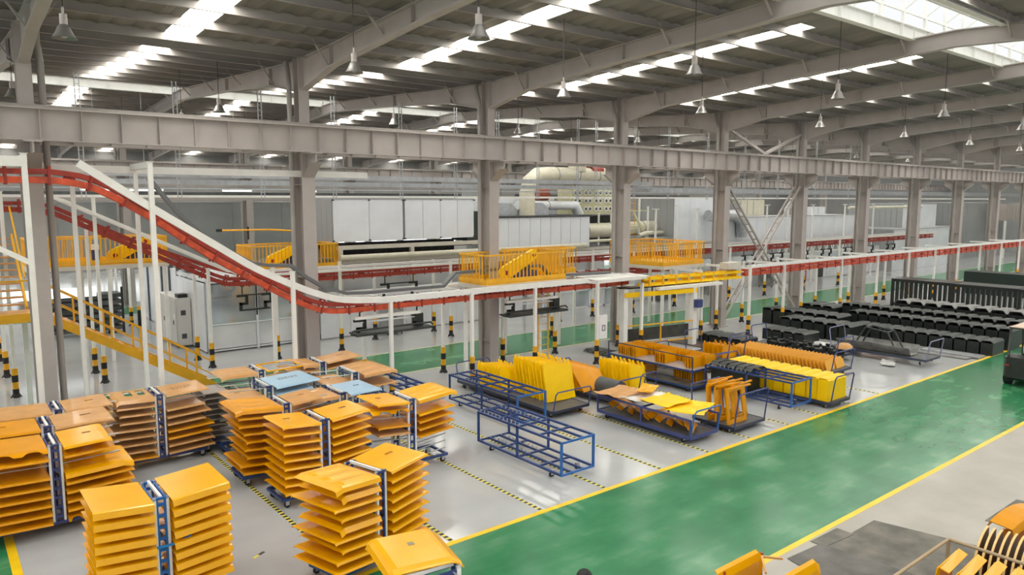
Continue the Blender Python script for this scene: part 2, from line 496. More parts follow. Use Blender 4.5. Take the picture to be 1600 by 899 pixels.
def crane_beam(y, label, near):
    t = thing('crane_beam', label, 'crane beam', (X0, y, 8.0)); t['kind'] = 'structure'
    L = X1 - X0
    MB().box(0, L, -.17, .17, .78, .82).build('top_flange', STEEL, t)
    MB().box(0, L, -.15, .15, 0, .03).build('bottom_flange', STEEL, t)
    MB().box(0, L, -.012, .012, .03, .78).build('web', STEEL, t)
    MB().box(0, L, -.035, .035, .82, .90).build('crane_rail', PURL, t)
    st = [(.66 + k * .931) for k in range(int(L / .931))]
    def one(b): b.box(-.008, .008, -.14, .14, .03, .78)
    if near:
        for x in st: place('stiffener', cached('stiffener', one, STEEL), t, (x, 0, 0))
    else:
        b = MB()
        for x in st: b.box(x - .008, x + .008, -.14, .14, .03, .78)
        o = b.build('stiffener', STEEL, t); o['kind'] = 'stuff'
crane_beam(22.25, 'long grey crane beam with upright stiffeners crossing in front of the near columns', True)
crane_beam(23.75, 'grey crane beam hidden just behind the long near crane beam', False)
crane_beam(49.25, 'distant grey crane beam seen beneath the near one beyond the machinery', False)
crane_beam(-3.25, 'grey crane beam overhead behind the viewpoint', False)
# bracing between two columns
t = thing('cross_bracing', 'crossed grey lattice bracing between two hall columns above the lift station', 'bracing', (32.1, 23, 0))
w = 7.45
def lattice(b, p, q):
    p = Vector(p); q = Vector(q)
    for dy in (-.16, .16):
        b.bar(p + Vector((0, dy, 0)), q + Vector((0, dy, 0)), .09, .09)
    n = int((q - p).length / .55)
    for k in range(1, n):
        c = p.lerp(q, k / n)
        b.bar(c + Vector((0, -.16, 0)), c + Vector((0, .16, 0)), .05, .05)
for p, q in (((.3, 0, 7.3), (w - .3, 0, .3)), ((w - .3, 0, 7.3), (.3, 0, .3))):
    b = MB(); lattice(b, p, q); b.build('lattice_brace', STEEL, t)
for p, q in (((.24, 0, 10.2), (w / 2, 0, 9.0)), ((w - .24, 0, 10.2), (w / 2, 0, 9.0))):
    MB().bar(p, q, .14, .14).build('upper_brace', STEEL, t)
# highbay lamps
def shade(b):
    b.lathe([(.06, .0), (.10, -.04), (.14, -.14), (.2, -.24), (.21, -.25), (.2, -.24), (.12, -.12), (.05, -.02)], 16)
def ballast(b):
    b.cyl((0, 0, -.02), (0, 0, .18), .065, 10); b.cyl((0, 0, .18), (0, 0, .3), .02, 8)
def bulb(b): b.lathe([(.0, -.24), (.05, -.22), (.07, -.16), (.04, -.08), (.0, -.06)], 10)
def rod(b): b.cyl((0, 0, .3), (0, 0, 1.75), .012, 6)
LS = mat('aluminium_shade', (0.24, 0.23, 0.22), 0.4, metal=0.5)
LB = mat('frosted_bulb', (0.5, 0.5, 0.48), 0.3)
xs_l = [2.1, 8.0, 14.2, 20.6, 28.0, 35.5, 43, 50.4, 58]
for r, (yy, rn) in enumerate(((11.0, 'nearest the ridge'), (15.6, 'over the carts'), (25.2, 'just past the crane beam'), (30.0, 'over the machinery'), (41.0, 'far beyond the machinery'))):
    for i, x in enumerate(xs_l):
        lp = thing('highbay_lamp', 'bell-shaped highbay lamp hung %s, %s from the left' % (rn, ORD[i]), 'lamp', (x + .15 * math.sin(i * 3 + r), yy, 9.62), 0, 'highbay lamps under the roof')
        place('shade', cached('shade', shade, LS), lp); place('ballast_housing', cached('ballast', ballast, STEEL), lp)
        place('bulb', cached('bulb', bulb, LB), lp); zt_ = zroof(yy) - 9.62 - .01
        place('hanging_rod', cached(('rod', round(zt_, 2)), lambda b: b.cyl((0, 0, .3), (0, 0, zt_), .009, 6), RUBBER), lp)

# ================================================================== conveyor posts
def sleeve(b):
    for k in range(4):
        b.m = 0 if k % 2 else 1
        b.cyl((0, 0, .06 + k * .23), (0, 0, .06 + (k + 1) * .23), .095, 12)
    b.m = 1; b.cyl((0, 0, 0), (0, 0, .12), .17, 12, .1)
def post(x, y, top, label, group, sl=True, w=.105):
    t = thing('conveyor_post', label, 'post', (x, y, 0), 0, group)
    def sh(b): b.box(-w / 2, w / 2, -w / 2, w / 2, .01, top); b.box(-w * .7, w * .7, -w * .7, w * .7, top - .015, top); b.box(-.13, .13, -.13, .13, 0, .02)
    place('shaft', cached(('shaft', top, w), sh, WHITE), t)
    if sl: place('guard_sleeve', cached('sleeve', sleeve, [YEL, RUBBER]), t)
    return t
def level(x):   # height of the conveyor frame along the near line
    if x < 2.6: return 7.35
    if x < 9.3:
        return 7.35 - (x - 2.6) * (7.35 - 3.75) / 6.7
    if x < 11.2:
        u = (x - 9.3) / 1.9
        return 3.75 - .46 * (1 - (1 - u) ** 2)
    return 3.32
G1 = 'front posts of the near red conveyor'; G2 = 'back posts of the near red conveyor'
front = [(1.98, 21, 7.62), (4.72, 21, 7.5), (8.45, 21, 4.42), (11.74, 21.05, 3.38), (14.95, 21, 3.3), (17.93, 21.05, 3.3), (20.7, 20.5, 3.36), (23.84, 20.95, 3.0), (27.9, 20.9, 3.0), (30.95, 20.4, 3.4), (34.6, 20.8, 3.3), (37.4, 21.4, 3.3), (40.6, 20.85, 3.3), (44.8, 20.8, 3.3), (49.0, 20.8, 3.3), (52.9, 20.8, 3.3), (56.7, 20.8, 3.3), (60.7, 20.8, 3.3), (64.9, 20.8, 3.3), (68.9, 20.8, 3.3)]
fl_lab = ['tall white post nearest the picture edge, carrying the top of the red incline', 'tall white post under the upper half of the red incline', 'white post just before the foot of the red incline', 'white post where the near conveyor levels out at the foot of the incline']
for i, (x, y, zt) in enumerate(front):
    lab = fl_lab[i] if i < 4 else 'white front conveyor post with striped guard, %s after the foot of the incline' % ORD[i - 4]
    post(x, y, zt, lab, G1, True, .12 if i < 2 else .11)
back = [(4.78, 23.0, 7.5), (3.25, 23.2, 7.3), (8.6, 23.0, 4.4), (11.75, 23.0, 3.3), (15.09, 23.08, 3.3), (17.95, 23.08, 3.3), (20.75, 23.05, 3.3), (24.0, 22.45, 3.3), (31.15, 22.4, 3.3), (34.1, 22.9, 3.3), (37.8, 23.15, 3.3), (40.5, 22.3, 3.3), (43.6, 21.9, 3.3), (49.1, 22.3, 3.3)]
for i, (x, y, zt) in enumerate(back):
    post(x, y, zt, 'white rear-row post of the near red conveyor, %s from its left end' % ORD[i], G2, True)
t2 = [(2.05, 36.0, 6.8), (2.03, 32.5, 6.8), (2.02, 28.95, 6.8), (4.72, 31.2, 5.8), (4.71, 29.3, 6.6), (8.43, 31.2, 3.9), (8.47, 29.4, 3.9), (11.1, 29.4, 3.5), (13.9, 29.3, 3.9), (16.28, 30.7, 3.6), (19.63, 30.85, 3.6), (19.55, 29.2, 3.6), (23.1, 31.4, 3.6), (23.3, 26.1, 3.4), (26.6, 29.2, 3.6), (29.2, 29.3, 3.6), (32.0, 28.8, 3.6), (36, 29, 3.5), (40.5, 28.2, 3.5), (45, 28.5, 3.5), (50, 28.5, 3.5), (55, 28.5, 3.5), (8.05, 46.0, 3.5), (8.15, 42, 3.5), (7.9, 44, 3.5)]
for i, (x, y, zt) in enumerate(t2):
    post(x, y, zt, 'white post with striped guard under the middle red conveyor, %s from the left' % ORD[i] if i < 22 else 'distant white post beyond the grey cabinets, %s one' % ORD[i - 22], 'posts under the far conveyors')
# short free bollards with striped bands beside the stairs
# ================================================================== near conveyor line
def crom(P, m=5):
    out = []
    for i in range(len(P) - 1):
        a = P[max(i - 1, 0)]; b_ = P[i]; c = P[i + 1]; d = P[min(i + 2, len(P) - 1)]
        for k in range(m):
            t = k / m; t2_ = t * t; t3 = t2_ * t
            out.append(tuple(.5 * (2 * b_[j] + (c[j] - a[j]) * t + (2 * a[j] - 5 * b_[j] + 4 * c[j] - d[j]) * t2_ + (3 * b_[j] - a[j] - 3 * c[j] + d[j]) * t3) for j in range(2)))
    return out + [P[-1]]
def track(root, path, y, dz, mt=RED, mt2=None):
    """two red channel rails one above the other with hoops along a path in the x-z plane"""
    up_ = [(x, y, z + .1) for x, z in path]; lo = [(x, y, z - .12) for x, z in path]
    for yy in (-.11, .11):
        MB().strip([(x, y + yy, z + .11) for x, z in path], .05, .13).build('upper_rail', mt, root)
        MB().strip([(x, y + yy, z - .10) for x, z in path], .06, .16).build('lower_rail', mt2 or mt, root)
    # hoops and trolleys at even spacing
    L = [0]
    for (a, b_), (c, d) in zip(path[:-1], path[1:]): L.append(L[-1] + math.hypot(c - a, d - b_))
    s_ = .3; k = 0
    def at(s_):
        for i in range(len(L) - 1):
            if L[i] <= s_ <= L[i + 1]:
                u = (s_ - L[i]) / (L[i + 1] - L[i] + 1e-9)
                a, b_ = path[i]; c, d = path[i + 1]
                return a + (c - a) * u, b_ + (d - b_) * u, math.atan2(d - b_, c - a)
    def hoop(b):
        b.box(-.03, .03, -.17, -.14, -.22, .24); b.box(-.03, .03, .14, .17, -.22, .24)
        b.box(-.03, .03, -.17, .17, .21, .25)
    def troll(b):
        b.box(-.12, .12, -.05, .05, -.02, .06); b.cyl((-.08, -.09, 0), (-.08, .09, 0), .05, 8); b.cyl((.08, -.09, 0), (.08, .09, 0), .05, 8)
    n = 0
    while s_ < L[-1] and n < 120:
        x, z, a = at(s_)
        place('hoop', cached('hoop', hoop, DRED), root, (x, y, z), (0, -a, 0))
        if n % 2: 
            x, z, a = at(min(s_ + .45, L[-1])); place('trolley', cached('trolley', troll, DRED), root, (x, y, z), (0, -a, 0))
        s_ += .92; n += 1
def samp(a, b_, n, f): return [(a + (b_ - a) * k / n, f(a + (b_ - a) * k / n)) for k in range(n + 1)]
cv = thing('overhead_conveyor', 'near red overhead conveyor sloping down then running along on white posts', 'conveyor', (0, 0, 0))
path = [(-6, 7.11)] + crom([(0, 7.11), (1.8, 7.11), (2.8, 7.09), (3.7, 6.86), (4.97, 6.08), (6.45, 4.99), (8.69, 3.62), (9.6, 3.18), (10.4, 3.04), (11.6, 3.03)]) + [(24.0, 3.03)]
track(cv, path, 22.0, 0, DRED, RED)
path2 = [(31.3, 3.0), (75, 3.0)]
track(cv, path2, 21.0, 0, RED)
# white longitudinal beam above and the frame
wpz = crom([(3.1, 7.42), (4.75, 6.29), (6.33, 5.25), (7.37, 4.57), (8.49, 4.0), (9.29, 3.66), (10.13, 3.42), (11.47, 3.31)], 4)
def wz(x):
    for (a, b_), (c, d) in zip(wpz[:-1], wpz[1:]):
        if a <= x <= c: return b_ + (d - b_) * (x - a) / (c - a)
    return 3.31
wp = [(x, 21.05, z) for x, z in wpz] + [(20.7, 21.05, 3.31), ]
MB().strip(wp, .12, .19).build('white_beam', WHITE, cv)
MB().strip([(11.0, 23.0, 3.3), (20.7, 23.0, 3.3)], .12, .14).build('white_beam', WHITE, cv)
MB().bar((20.7, 20.5, 3.3), (24.0, 20.9, 3.25), .12, .14).build('white_beam', WHITE, cv)
MB().bar((20.7, 21.05, 3.3), (20.7, 23.05, 3.3), .1, .12).build('cross_beam', WHITE, cv)
MB().bar((30.9, 20.5, 3.32), (75, 20.8, 3.32), .12, .14).build('white_beam', WHITE, cv)
MB().bar((-6, 21, 7.42), (1.98, 21, 7.42), .14, .24).build('white_beam', WHITE, cv)
MB().bar((-6, 23.0, 7.35), (12, 23.0, 7.35), .14, .2).build('white_beam', WHITE, cv)
MB().bar((1.98, 21, 7.5), (1.98, 23.0, 7.5), .14, .16).build('cross_beam', WHITE, cv)
MB().bar((4.72, 21, 7.42), (4.72, 23.0, 7.42), .14, .16).build('cross_beam', WHITE, cv)
MB().bar((-.6, 21.2, 6.6), (1.98, 21.0, 5.0), .1, .12).build('diagonal_brace', WHITE, cv)
for x, y, zt in front[3:]:
    MB().bar((x, y, 3.26), (x, 23.0, 3.26), .09, .1).build('cross_beam', WHITE, cv)
# flat white deck plate where the line turns into the lift station
MB().prism([(20.9, 20.6), (24.1, 20.8), (24.4, 22.2), (21.5, 22.6)], 3.28, 3.31, 'z').build('deck_plate', WHITE, cv)
# dark cable tray that follows the line
ct = [(4.9, 22.0, 7.1), (5.6, 22.0, 6.15)] + [(x, 22.0, wz(x) + .2) for x in (6.2, 7.0, 7.6)] + [(8.1, 22, 4.55), (8.8, 22.0, 4.5), (9.3, 22, 4.1), (9.9, 22.0, 3.72), (10.6, 22.0, 3.5), (11.4, 22.0, 3.46), (14.4, 22.0, 3.46), (14.9, 22.0, 3.9), (19.0, 22.0, 3.95), (19.5, 22, 3.5), (22.8, 21.9, 3.45)]
tag(MB().strip(ct, .22, .1).build('cable_tray', mat('dark_grey_tray', (.13, .135, .14), .45)), 'dark grey cable tray bending along the top of the near conveyor', 'cable tray')

# second incline and middle conveyor
cv2 = thing('overhead_conveyor', 'second red conveyor, sloping down behind the near one and on past the booths', 'conveyor', (0, 0, 0))
def r2(x):
    if x < 3.3: return 6.3
    if x < 9.2: return 6.3 - (x - 3.3) * .51
    if x < 10.2: return 3.29 - .04 * (x - 9.2)
    return 3.25
track(cv2, [(-6, 6.3)] + samp(3.0, 10.4, 14, r2) + [(36, 3.25)], 29.9, 0, DRED)
track(cv2, [(37, 3.2), (75, 3.2)], 29.9, 0, DRED)
MB().strip([(3.6, 30.6, 6.65), (9.6, 30.6, 3.65), (10.6, 30.6, 3.55), (75, 30.6, 3.5)], .12, .12).build('white_beam', WHITE, cv2)
MB().strip([(3.0, 29.2, 6.75), (3.8, 29.2, 6.5), (9.6, 29.2, 3.6), (10.6, 29.2, 3.52), (75, 29.2, 3.5)], .12, .1).build('white_beam', WHITE, cv2)
cv3 = thing('overhead_conveyor', 'lowest thin red rail sloping down in the back at the picture edge', 'conveyor', (0, 0, 0))
MB().strip([(-6, 31.5, 7.6), (3.75, 31.5, 6.0), (9.2, 31.5, 3.75), (10.3, 31.5, 3.4), (12.6, 31.5, 3.35)], .1, .14).build('lower_rail', DRED, cv3)
for x in (4.8, 8.4): MB().bar((x, 31.5, 5.6 - (x - 4.8) * .42), (x, 31.2, 5.2 - (x - 4.8) * .42), .05).build('hanger', DRED, cv3)
cv4 = thing('overhead_conveyor', 'upper red rails curving behind the yellow-railed platforms', 'conveyor', (0, 0, 0))
track(cv4, [(26.5, 2.55), (34.5, 2.55)], 28.2, 0, DRED)
for x in (26.6, 30.5, 34.4): MB().box(x - .06, x + .06, 28.0, 28.12, 0, 2.6).build('leg', WHITE, cv4)

# ================================================================== yellow railed platforms
def railing(root, pts, z, h=1.02, sp=.17, mt=YEL, m=True):
    for (a, b_) in zip(pts[:-1], pts[1:]):
        b = MB()
        b.bar((a[0], a[1], z + h), (b_[0], b_[1], z + h), .06, .06)
        b.bar((a[0], a[1], z + .08), (b_[0], b_[1], z + .08), .04, .14)
        b.build('guard_rail', mt, root)
        L = math.hypot(b_[0] - a[0], b_[1] - a[1]); n = max(2, int(L / sp))
        def bal(bb): bb.box(-.018, .018, -.018, .018, 0, h)
        for k in range(n + 1):
            u = k / n
            place('baluster', cached(('bal', h), bal, mt), root, (a[0] + (b_[0] - a[0]) * u, a[1] + (b_[1] - a[1]) * u, z))
def platform(x0, x1, y0, y1, z, label, legs, motor=None, name='drive_platform'):
    p = thing(name, label, 'platform', ((x0 + x1) / 2, (y0 + y1) / 2, 0))
    cx, cy = (x0 + x1) / 2, (y0 + y1) / 2
    a, b_, c, d = x0 - cx, x1 - cx, y0 - cy, y1 - cy
    MB().box(a, b_, c, d, z - .06, z).build('deck', YEL, p)
    b = MB()
    for (p1, q1) in (((a, c), (b_, c)), ((a, d), (b_, d)), ((a, c), (a, d)), ((b_, c), (b_, d))): b.bar((*p1, z - .14), (*q1, z - .14), .1, .16)
    b.build('edge_frame', BEIGE, p)
    railing(p, [(a, c), (b_, c), (b_, d), (a, d), (a, c)], z)
    for (lx, ly) in legs:
        MB().box(lx - cx - .06, lx - cx + .06, ly - cy - .06, ly - cy + .06, 0, z - .2).build('leg', WHITE, p)
    return p
def chain_guard(x, y, z, rz, L, label):
    g = thing('drive_unit', label, 'drive', (x, y, z), rz)
    b = MB(); pts = []
    r1, r2_ = .27, .2
    dz = L * .42; dx = L * .9
    ang = math.atan2(dz, dx)
    for k in range(9): t = ang + math.pi / 2 + math.pi * k / 8; pts.append((r1 * math.cos(t), .3 + r1 * math.sin(t)))
    for k in range(9): t = ang - math.pi / 2 + math.pi * k / 8; pts.append((dx + r2_ * math.cos(t), .3 + dz + r2_ * math.sin(t)))
    b.prism(pts, -.07, .07, 'y'); b.build('chain_cover', LEMON, g)
    for (cx, cz) in ((0, .3), (dx, .3 + dz)):
        MB().cyl((cx, -.09, cz), (cx, -.05, cz), .09, 12).build('hub_cap', DRED, g)
    MB().box(.3 * L, L * 1.1, .1, .5, 0, .3).build('gearbox', VIOLET, g)
    MB().cyl((L * .2, .3, .42), (L * .9, .3, .42), .14, 10).build('motor', DGREY, g)
    return g
platform(15.7, 19.6, 21.2, 22.85, 3.5, 'yellow-railed drive platform nearest the viewpoint, on top of the conveyor frame', [(15.8, 22.6), (19.5, 22.6)])
chain_guard(17.0, 21.7, 3.5, 0, 1.5, 'yellow chain-covered drive standing on the nearest yellow-railed platform')
platform(19.0, 22.3, 23.45, 24.5, 3.42, 'small yellow-railed platform just behind the nearest one, past the column', [(19.1, 24.4), (22.2, 24.4)])
platform(27.2, 30.3, 22.65, 26.1, 3.45, 'yellow-railed platform between two hall columns, above the lift station', [(27.4, 22.8), (30.2, 22.8), (27.4, 26.0), (30.2, 26.0)])
platform(11.2, 15.3, 32.4, 34.3, 3.35 + .1, 'yellow-railed platform with drives above the glazed booth', [])
chain_guard(12.4, 33.2, 3.45, .05, 1.2, 'orange chain-covered drive on the platform above the glazed booth')
b = MB(); b.cyl((14.4, 32.9, 4.0), (14.4, 33.6, 4.0), .3, 14); b.box(14.0, 15.2, 32.7, 33.7, 3.45, 3.75); b.cyl((13.7, 33.2, 4.1), (14.2, 33.2, 4.1), .2, 12)
tag(b.build('drive_unit', MGREY), 'grey motor block with dark drums at the end of the booth platform', 'drive')
platform(3.0, 7.9, 33.0, 35.0, 4.0, 'long yellow-railed platform in the back behind the white incline posts', [(3.3, 33.1), (5.7, 33.1), (5.0, 34.9), (7.8, 33.1)])
chain_guard(6.0, 33.3, 4.0, 0, 1.25, 'bright yellow chain-covered drive on the back platform beside the incline')
b = MB(); b.cyl((5.3, 33.4, 4.0), (5.3, 33.4, 4.55), .16, 12); b.m = 1; b.cyl((5.3, 33.4, 4.55), (5.3, 33.4, 4.75), .17, 12)
tag(b.build('motor', [VIOLET, WHITE]), 'upright motor with white cap on the back yellow platform', 'motor')

# ================================================================== yellow stairs
st = thing('access_stairs', 'yellow steel stairs descending between the posts towards the panel trolleys', 'stairs', (0, 0, 0))
ya, yb = 25.3, 26.5
xt, zt, xb_, zb = 2.45, 3.2, 7.35, .1
for yy in (ya, yb):
    MB().bar((xt, yy, zt), (xb_, yy, zb + .15), .06, .26).build('stringer', YEL, st)
    b = MB(); b.bar((xt, yy, zt + 1.0), (xb_ - .1, yy, zb + 1.05), .05); b.bar((xt, yy, zt + .55), (xb_ - .1, yy, zb + .6), .035)
    b.build('handrail', YEL, st)
    for k in range(6):
        u = (k + .3) / 6
        x = xt + (xb_ - xt) * u; z = zt + (zb - zt) * u
        place('rail_post', cached('rail_post', lambda b: b.box(-.025, .025, -.025, .025, 0, 1.0), YEL), st, (x, yy, z))
for k in range(17):
    u = (k + .5) / 17
    place('tread', cached('tread', lambda b: b.box(-.13, .13, -.58, .58, -.02, .02), TAN), st, (xt + (xb_ - xt) * u, (ya + yb) / 2, zt + (zb - zt) * u + .1))
# landing and upper flight
MB().box(-6, 2.5, 25.3, 26.6, 3.1, 3.2).build('landing', TAN, st)
MB().bar((-6, 25.25, 3.12), (2.5, 25.25, 3.12), .08, .26).build('stringer', YEL, st)
MB().bar((-6, 25.25, 4.2), (2.3, 25.25, 4.2), .05).build('handrail', YEL, st)
for x in (-4, -2, 0): place('rail_post', CACHE['rail_post'], st, (x, 25.25, 3.2))
for k in range(11):
    place('tread', cached('tread2', lambda b: b.box(-.9, .9, -.14, .14, -.02, .02), TAN), st, (1.35, 26.8 + k * .28, 3.35 + k * .19))
for xx in (.4, 2.3):
    MB().bar((xx, 26.6, 3.2), (xx, 29.8, 5.3), .06, .24).build('stringer', YEL, st)
    MB().bar((xx, 26.6, 4.2), (xx, 29.8, 6.3), .05).build('handrail', YEL, st)
for (x, y) in ((1.0, 26.4), (0.2, 25.5), (2.2, 26.5)): MB().box(x - .07, x + .07, y - .07, y + .07, 0, 3.1).build('leg', WHITE, st)

# ================================================================== booths and enclosures along the ground
def wall_panels(root, x0, x1, y, z0, z1, w, mt, t=.06, name='wall_panel', gap=.02, axis='x'):
    n = max(1, round((x1 - x0) / w)); w = (x1 - x0) / n
    def pn(b): b.box(gap / 2, w - gap / 2, 0, t, 0, z1 - z0)
    me = cached((name, round(w, 3), round(z1 - z0, 3), t, mt.name), pn, mt)
    for k in range(n):
        if axis == 'x': place(name, me, root, (x0 + k * w, y, z0))
        else: place(name, me, root, (y, x0 + k * w, z0), (0, 0, R(90)))
# glazed booth
GLASSY = mat('booth_glazing', (0.50, 0.55, 0.58), 0.08, metal=0.55, var=0.25, scale=.6)
bo = thing('glazed_booth', 'glazed silver booth with steel frame behind the foot of the incline', 'booth', (11.6, 34.2, 0))
bx = -2.4
for k, (a, b_) in enumerate(((-2.4, -.35), (-.3, 1.9), (1.95, 2.5))):
    MB().box(a + .04, b_ - .04, -2.0, -1.97, .15, 1.15).build('lower_panel', BOOTH, bo)
    MB().box(a + .04, b_ - .04, -2.0, -1.97, 1.2, 2.95).build('glass_pane', GLASSY, bo)
b = MB()
for x in (-2.4, -.33, 1.92, 2.5): b.box(x - .05, x + .05, -2.05, -1.95, 0, 3.2)
for z in (.06, 1.17, 3.0, 3.15): b.box(-2.45, 2.55, -2.04, -1.96, z, z + .06)
b.build('frame', OVEN, bo)
MB().box(-.38, -.33, -2.12, -2.06, 1.5, 3.0).build('door_bar', BLACK, bo)
MB().box(-2.45, 2.55, -1.9, 2.5, 3.05, 3.2).build('roof_panel', BOOTH, bo)
b = MB(); wall_panels(bo, -1.9, 2.4, -2.45, 0.05, 3.0, 1.05, OVEN, axis='y')
MB().box(-2.3, 2.4, 2.4, 2.45, 0, 3.0).build('back_panel', OVEND, bo)
MB().box(-2.0, 2.0, -.6, 1.2, .2, 1.6).build('machine_body', OVEND, bo)
# low white wall run
lw = thing('partition_wall', 'low white panelled enclosure wall behind the hanging carriers', 'partition', (14.2, 32.1, 0))
wall_panels(lw, 0, 12.2, 0, .06, 2.15, 1.53, OVEN)
MB().box(0, 12.2, -.03, .09, 0, .06).build('base_rail', OVEND, lw)
MB().box(0, 12.2, -.05, .11, 2.15, 2.2).build('top_rail', WHITE, lw)
MB().box(0, 12.2, 1.4, 1.5, 0, 3.3).build('inner_wall', BOOTH, lw)
MB().box(.35, .75, -.08, -.02, 1.35, 1.9).build('control_box', MGREY, lw)
# glazed doors
gd = thing('glazed_doors', 'row of aluminium glazed doors beyond the yellow ladder', 'doors', (26.6, 32.0, 0))
for k in range(6):
    MB().box(k * 1.25 + .06, k * 1.25 + 1.19, 0, .03, .1, 2.2).build('glass_pane', GLASSY if k % 2 else BOOTH, gd)
    b = MB(); x = k * 1.25
    b.box(x, x + .06, -.03, .06, 0, 2.3); b.box(x + 1.19, x + 1.25, -.03, .06, 0, 2.3); b.box(x, x + 1.25, -.03, .06, 2.2, 2.3); b.box(x, x + 1.25, -.03, .06, 0, .1); b.box(x, x + 1.25, -.03, .06, 1.05, 1.12)
    b.build('door_frame', OVEN, gd)
MB().box(0, 7.5, 1.2, 1.3, 0, 3.2).build('back_wall', BOOTH, gd)
rb = thing('white_enclosure', 'long pale enclosure behind the cross bracing, with door openings', 'enclosure', (35, 32, 0))
wall_panels(rb, 0, 34, 0, .05, 2.4, 1.9, BOOTH)
MB().box(0, 34, .3, .4, 2.3, 3.4).build('upper_wall', OVEND, rb)
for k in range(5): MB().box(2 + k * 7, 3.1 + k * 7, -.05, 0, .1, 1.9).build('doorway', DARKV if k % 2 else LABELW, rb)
# grey cabinet with its neighbour
def cabinet(x, y, w, d, h, label):
    c = thing('control_cabinet', label, 'cabinet', (x, y, 0))
    MB().box(0, w, 0, d, .08, h).build('body', mat('cabinet_grey', (.62, .62, .59), .4, var=.04), c)
    MB().box(.03, w - .03, .03, d - .03, 0, .08).build('plinth', DGREY, c)
    MB().box(.03, w - .03, -.025, 0, .12, h - .05).build('door', mat('cabinet_grey2', (.66, .66, .63), .4), c)
    for zz in (.4, 1.45):
        MB().box(w * .3, w * .62, -.05, -.025, zz, zz + .22).build('vent_grille', DGREY, c)
    n = 4
    for k in range(n):
        y0 = k * d / n
        p = MB().box(-.025, 0, y0 + .02, y0 + d / n - .02, .12, h - .05).build('side_door', CACHE_M['c'], c)
        MB().box(-.045, -.025, y0 + d / n * .45, y0 + d / n * .55, 1.0, 1.2).build('handle', BLACK, p)
    MB().box(-.028, -.025, .15, .4, 1.3, 1.5).build('warning_label', LABELW, c)
    return c
CACHE_M = {'c': mat('cabinet_grey3', (.64, .64, .6), .4, var=.03)}
cabinet(8.45, 34.3, .62, 3.2, 2.2, 'grey control cabinet block with vents, standing left of the glazed booth')
cb_ = MB(); cb_.box(8.35, 8.75, 35.0, 35.5, 2.2, 2.45)
b = MB().box(8.6, 9.0, 34.5, 35.0, 2.2, 2.36); tag(b.build('junction_box', BLACK), 'small black box on top of the grey control cabinet', 'box')
# vertical panel wall between cabinet and booth (receding)
pw = thing('panel_wall', 'receding wall of white panels and dark posts above the grey cabinet', 'partition', (9.4, 34.5, 0))
for k in range(7):
    MB().box(-.05, .05, k * 1.5, k * 1.5 + 1.2, .05, 3.2).build('wall_panel', OVEN, pw)
    MB().box(-.1, .1, k * 1.5 + 1.22, k * 1.5 + 1.45, 0, 3.6).build('dark_post', DGREY, pw)

# ================================================================== upper deck machinery
dk = thing('mezzanine_deck', 'beige steel mezzanine deck carrying the white oven housings', 'deck', (14.5, 33.0, 0))
MB().box(1.05, 32, .2, 9, 3.35, 3.45).build('deck_plate', MGREY, dk)
b = MB(); b.bar((1.05, 0, 4.22), (9.7, 0, 4.22), .14, .2); b.build('front_beam', BEIGE, dk)
MB().bar((1.05, 0, 3.5), (32, 0, 3.5), .14, .16).build('lower_beam', BEIGE, dk)
MB().cyl((1.05, -.3, 3.75), (17.5, -.3, 3.75), .14, 12).build('long_pipe', CREAM, dk)
MB().cyl((13, .2, 3.95), (20.3, .2, 3.95), .1, 12).build('long_pipe', CREAM, dk)
for x in (1.2, 5.2, 9.6, 14, 18.3, 24, 31.8): MB().box(x - .1, x + .1, -.1, .1, 0, 4.2 if x < 10 else 3.5).build('deck_leg', BEIGE, dk)
b = MB()
for k in range(10): b.bar((2.8 + k * .55, .8, 3.5), (3.05 + k * .55, .8, 4.0), .05); b.bar((3.05 + k * .55, .8, 4.0), (3.3 + k * .55, .8, 3.5), .05)
b.bar((1.1, .8, 4.05), (9.6, .8, 4.05), .06); b.build('lattice_truss', DARKV, dk)
MB().box(1.1, 9.6, 2.6, 2.7, 3.45, 4.3).build('dark_backing', DARKV, dk)  # dark sheet whose colour stands in for the shade below the ovens
def housing(x0, x1, y0, y1, z0, z1, w, label, mt=OVEN, side=OVEND, corners=True):
    h = thing('oven_housing', label, 'oven', (x0, y0, z0))
    L, D, H = x1 - x0, y1 - y0, z1 - z0
    MB().box(.02, L - .02, .04, D, .02, H).build('core', side, h)
    wall_panels(h, 0, L, 0, 0, H, w, mt, .04, 'front_panel', .025)
    wall_panels(h, 0.04, D, .0, 0, H, .55, side, .04, 'side_panel', .02, axis='y')
    b = MB(); b.box(-.04, L, -.03, D, H, H + .05); b.build('roof_cap', side, h)
    if corners:
        for x in (0, L * .5, L):
            for z in (0.02, H - .06): MB().box(x - .05, x + .05, -.05, 0, z, z + .06).build('corner_bracket', BLACK, h)
    return h
housing(15.4, 19.25, 33.05, 35.4, 4.5, 6.55, 1.93, 'large white oven housing with black corners, half beside the column at the incline foot')
housing(19.35, 23.7, 33.05, 35.4, 4.5, 6.55, .97, 'large white oven housing, right half ending at the dark green box')
h = housing(25.3, 32.6, 33.05, 36, 3.62, 5.5, .81, 'ribbed white oven housing just right of the second column', corners=False)
MB().box(-.1, 7.4, -.05, 2.9, 1.88, 2.0).build('dark_roof_trim', DGREY, h)
tag(MB().box(23.4, 24.9, 33.3, 34.8, 4.3, 5.9).build('end_box', mat('dark_green_box', (.035, .05, .042), .5)), 'dark green box closing the end of the white oven housings', 'box')
housing(-4, 23.5, 51.5, 57, 2.4, 6.35, 3.4, 'wide dull grey oven body far back at the picture edge', OVEND, OVEND, False)
housing(46.8, 66.4, 33, 36, 3.1, 5.2, 1.9, 'long white oven housing behind the cross bracing', corners=False)
housing(37.0, 41.0, 33.3, 40, 3.46, 3.9, 1.9, 'low grey duct box under the cream pipes', OVEND, OVEND, False)
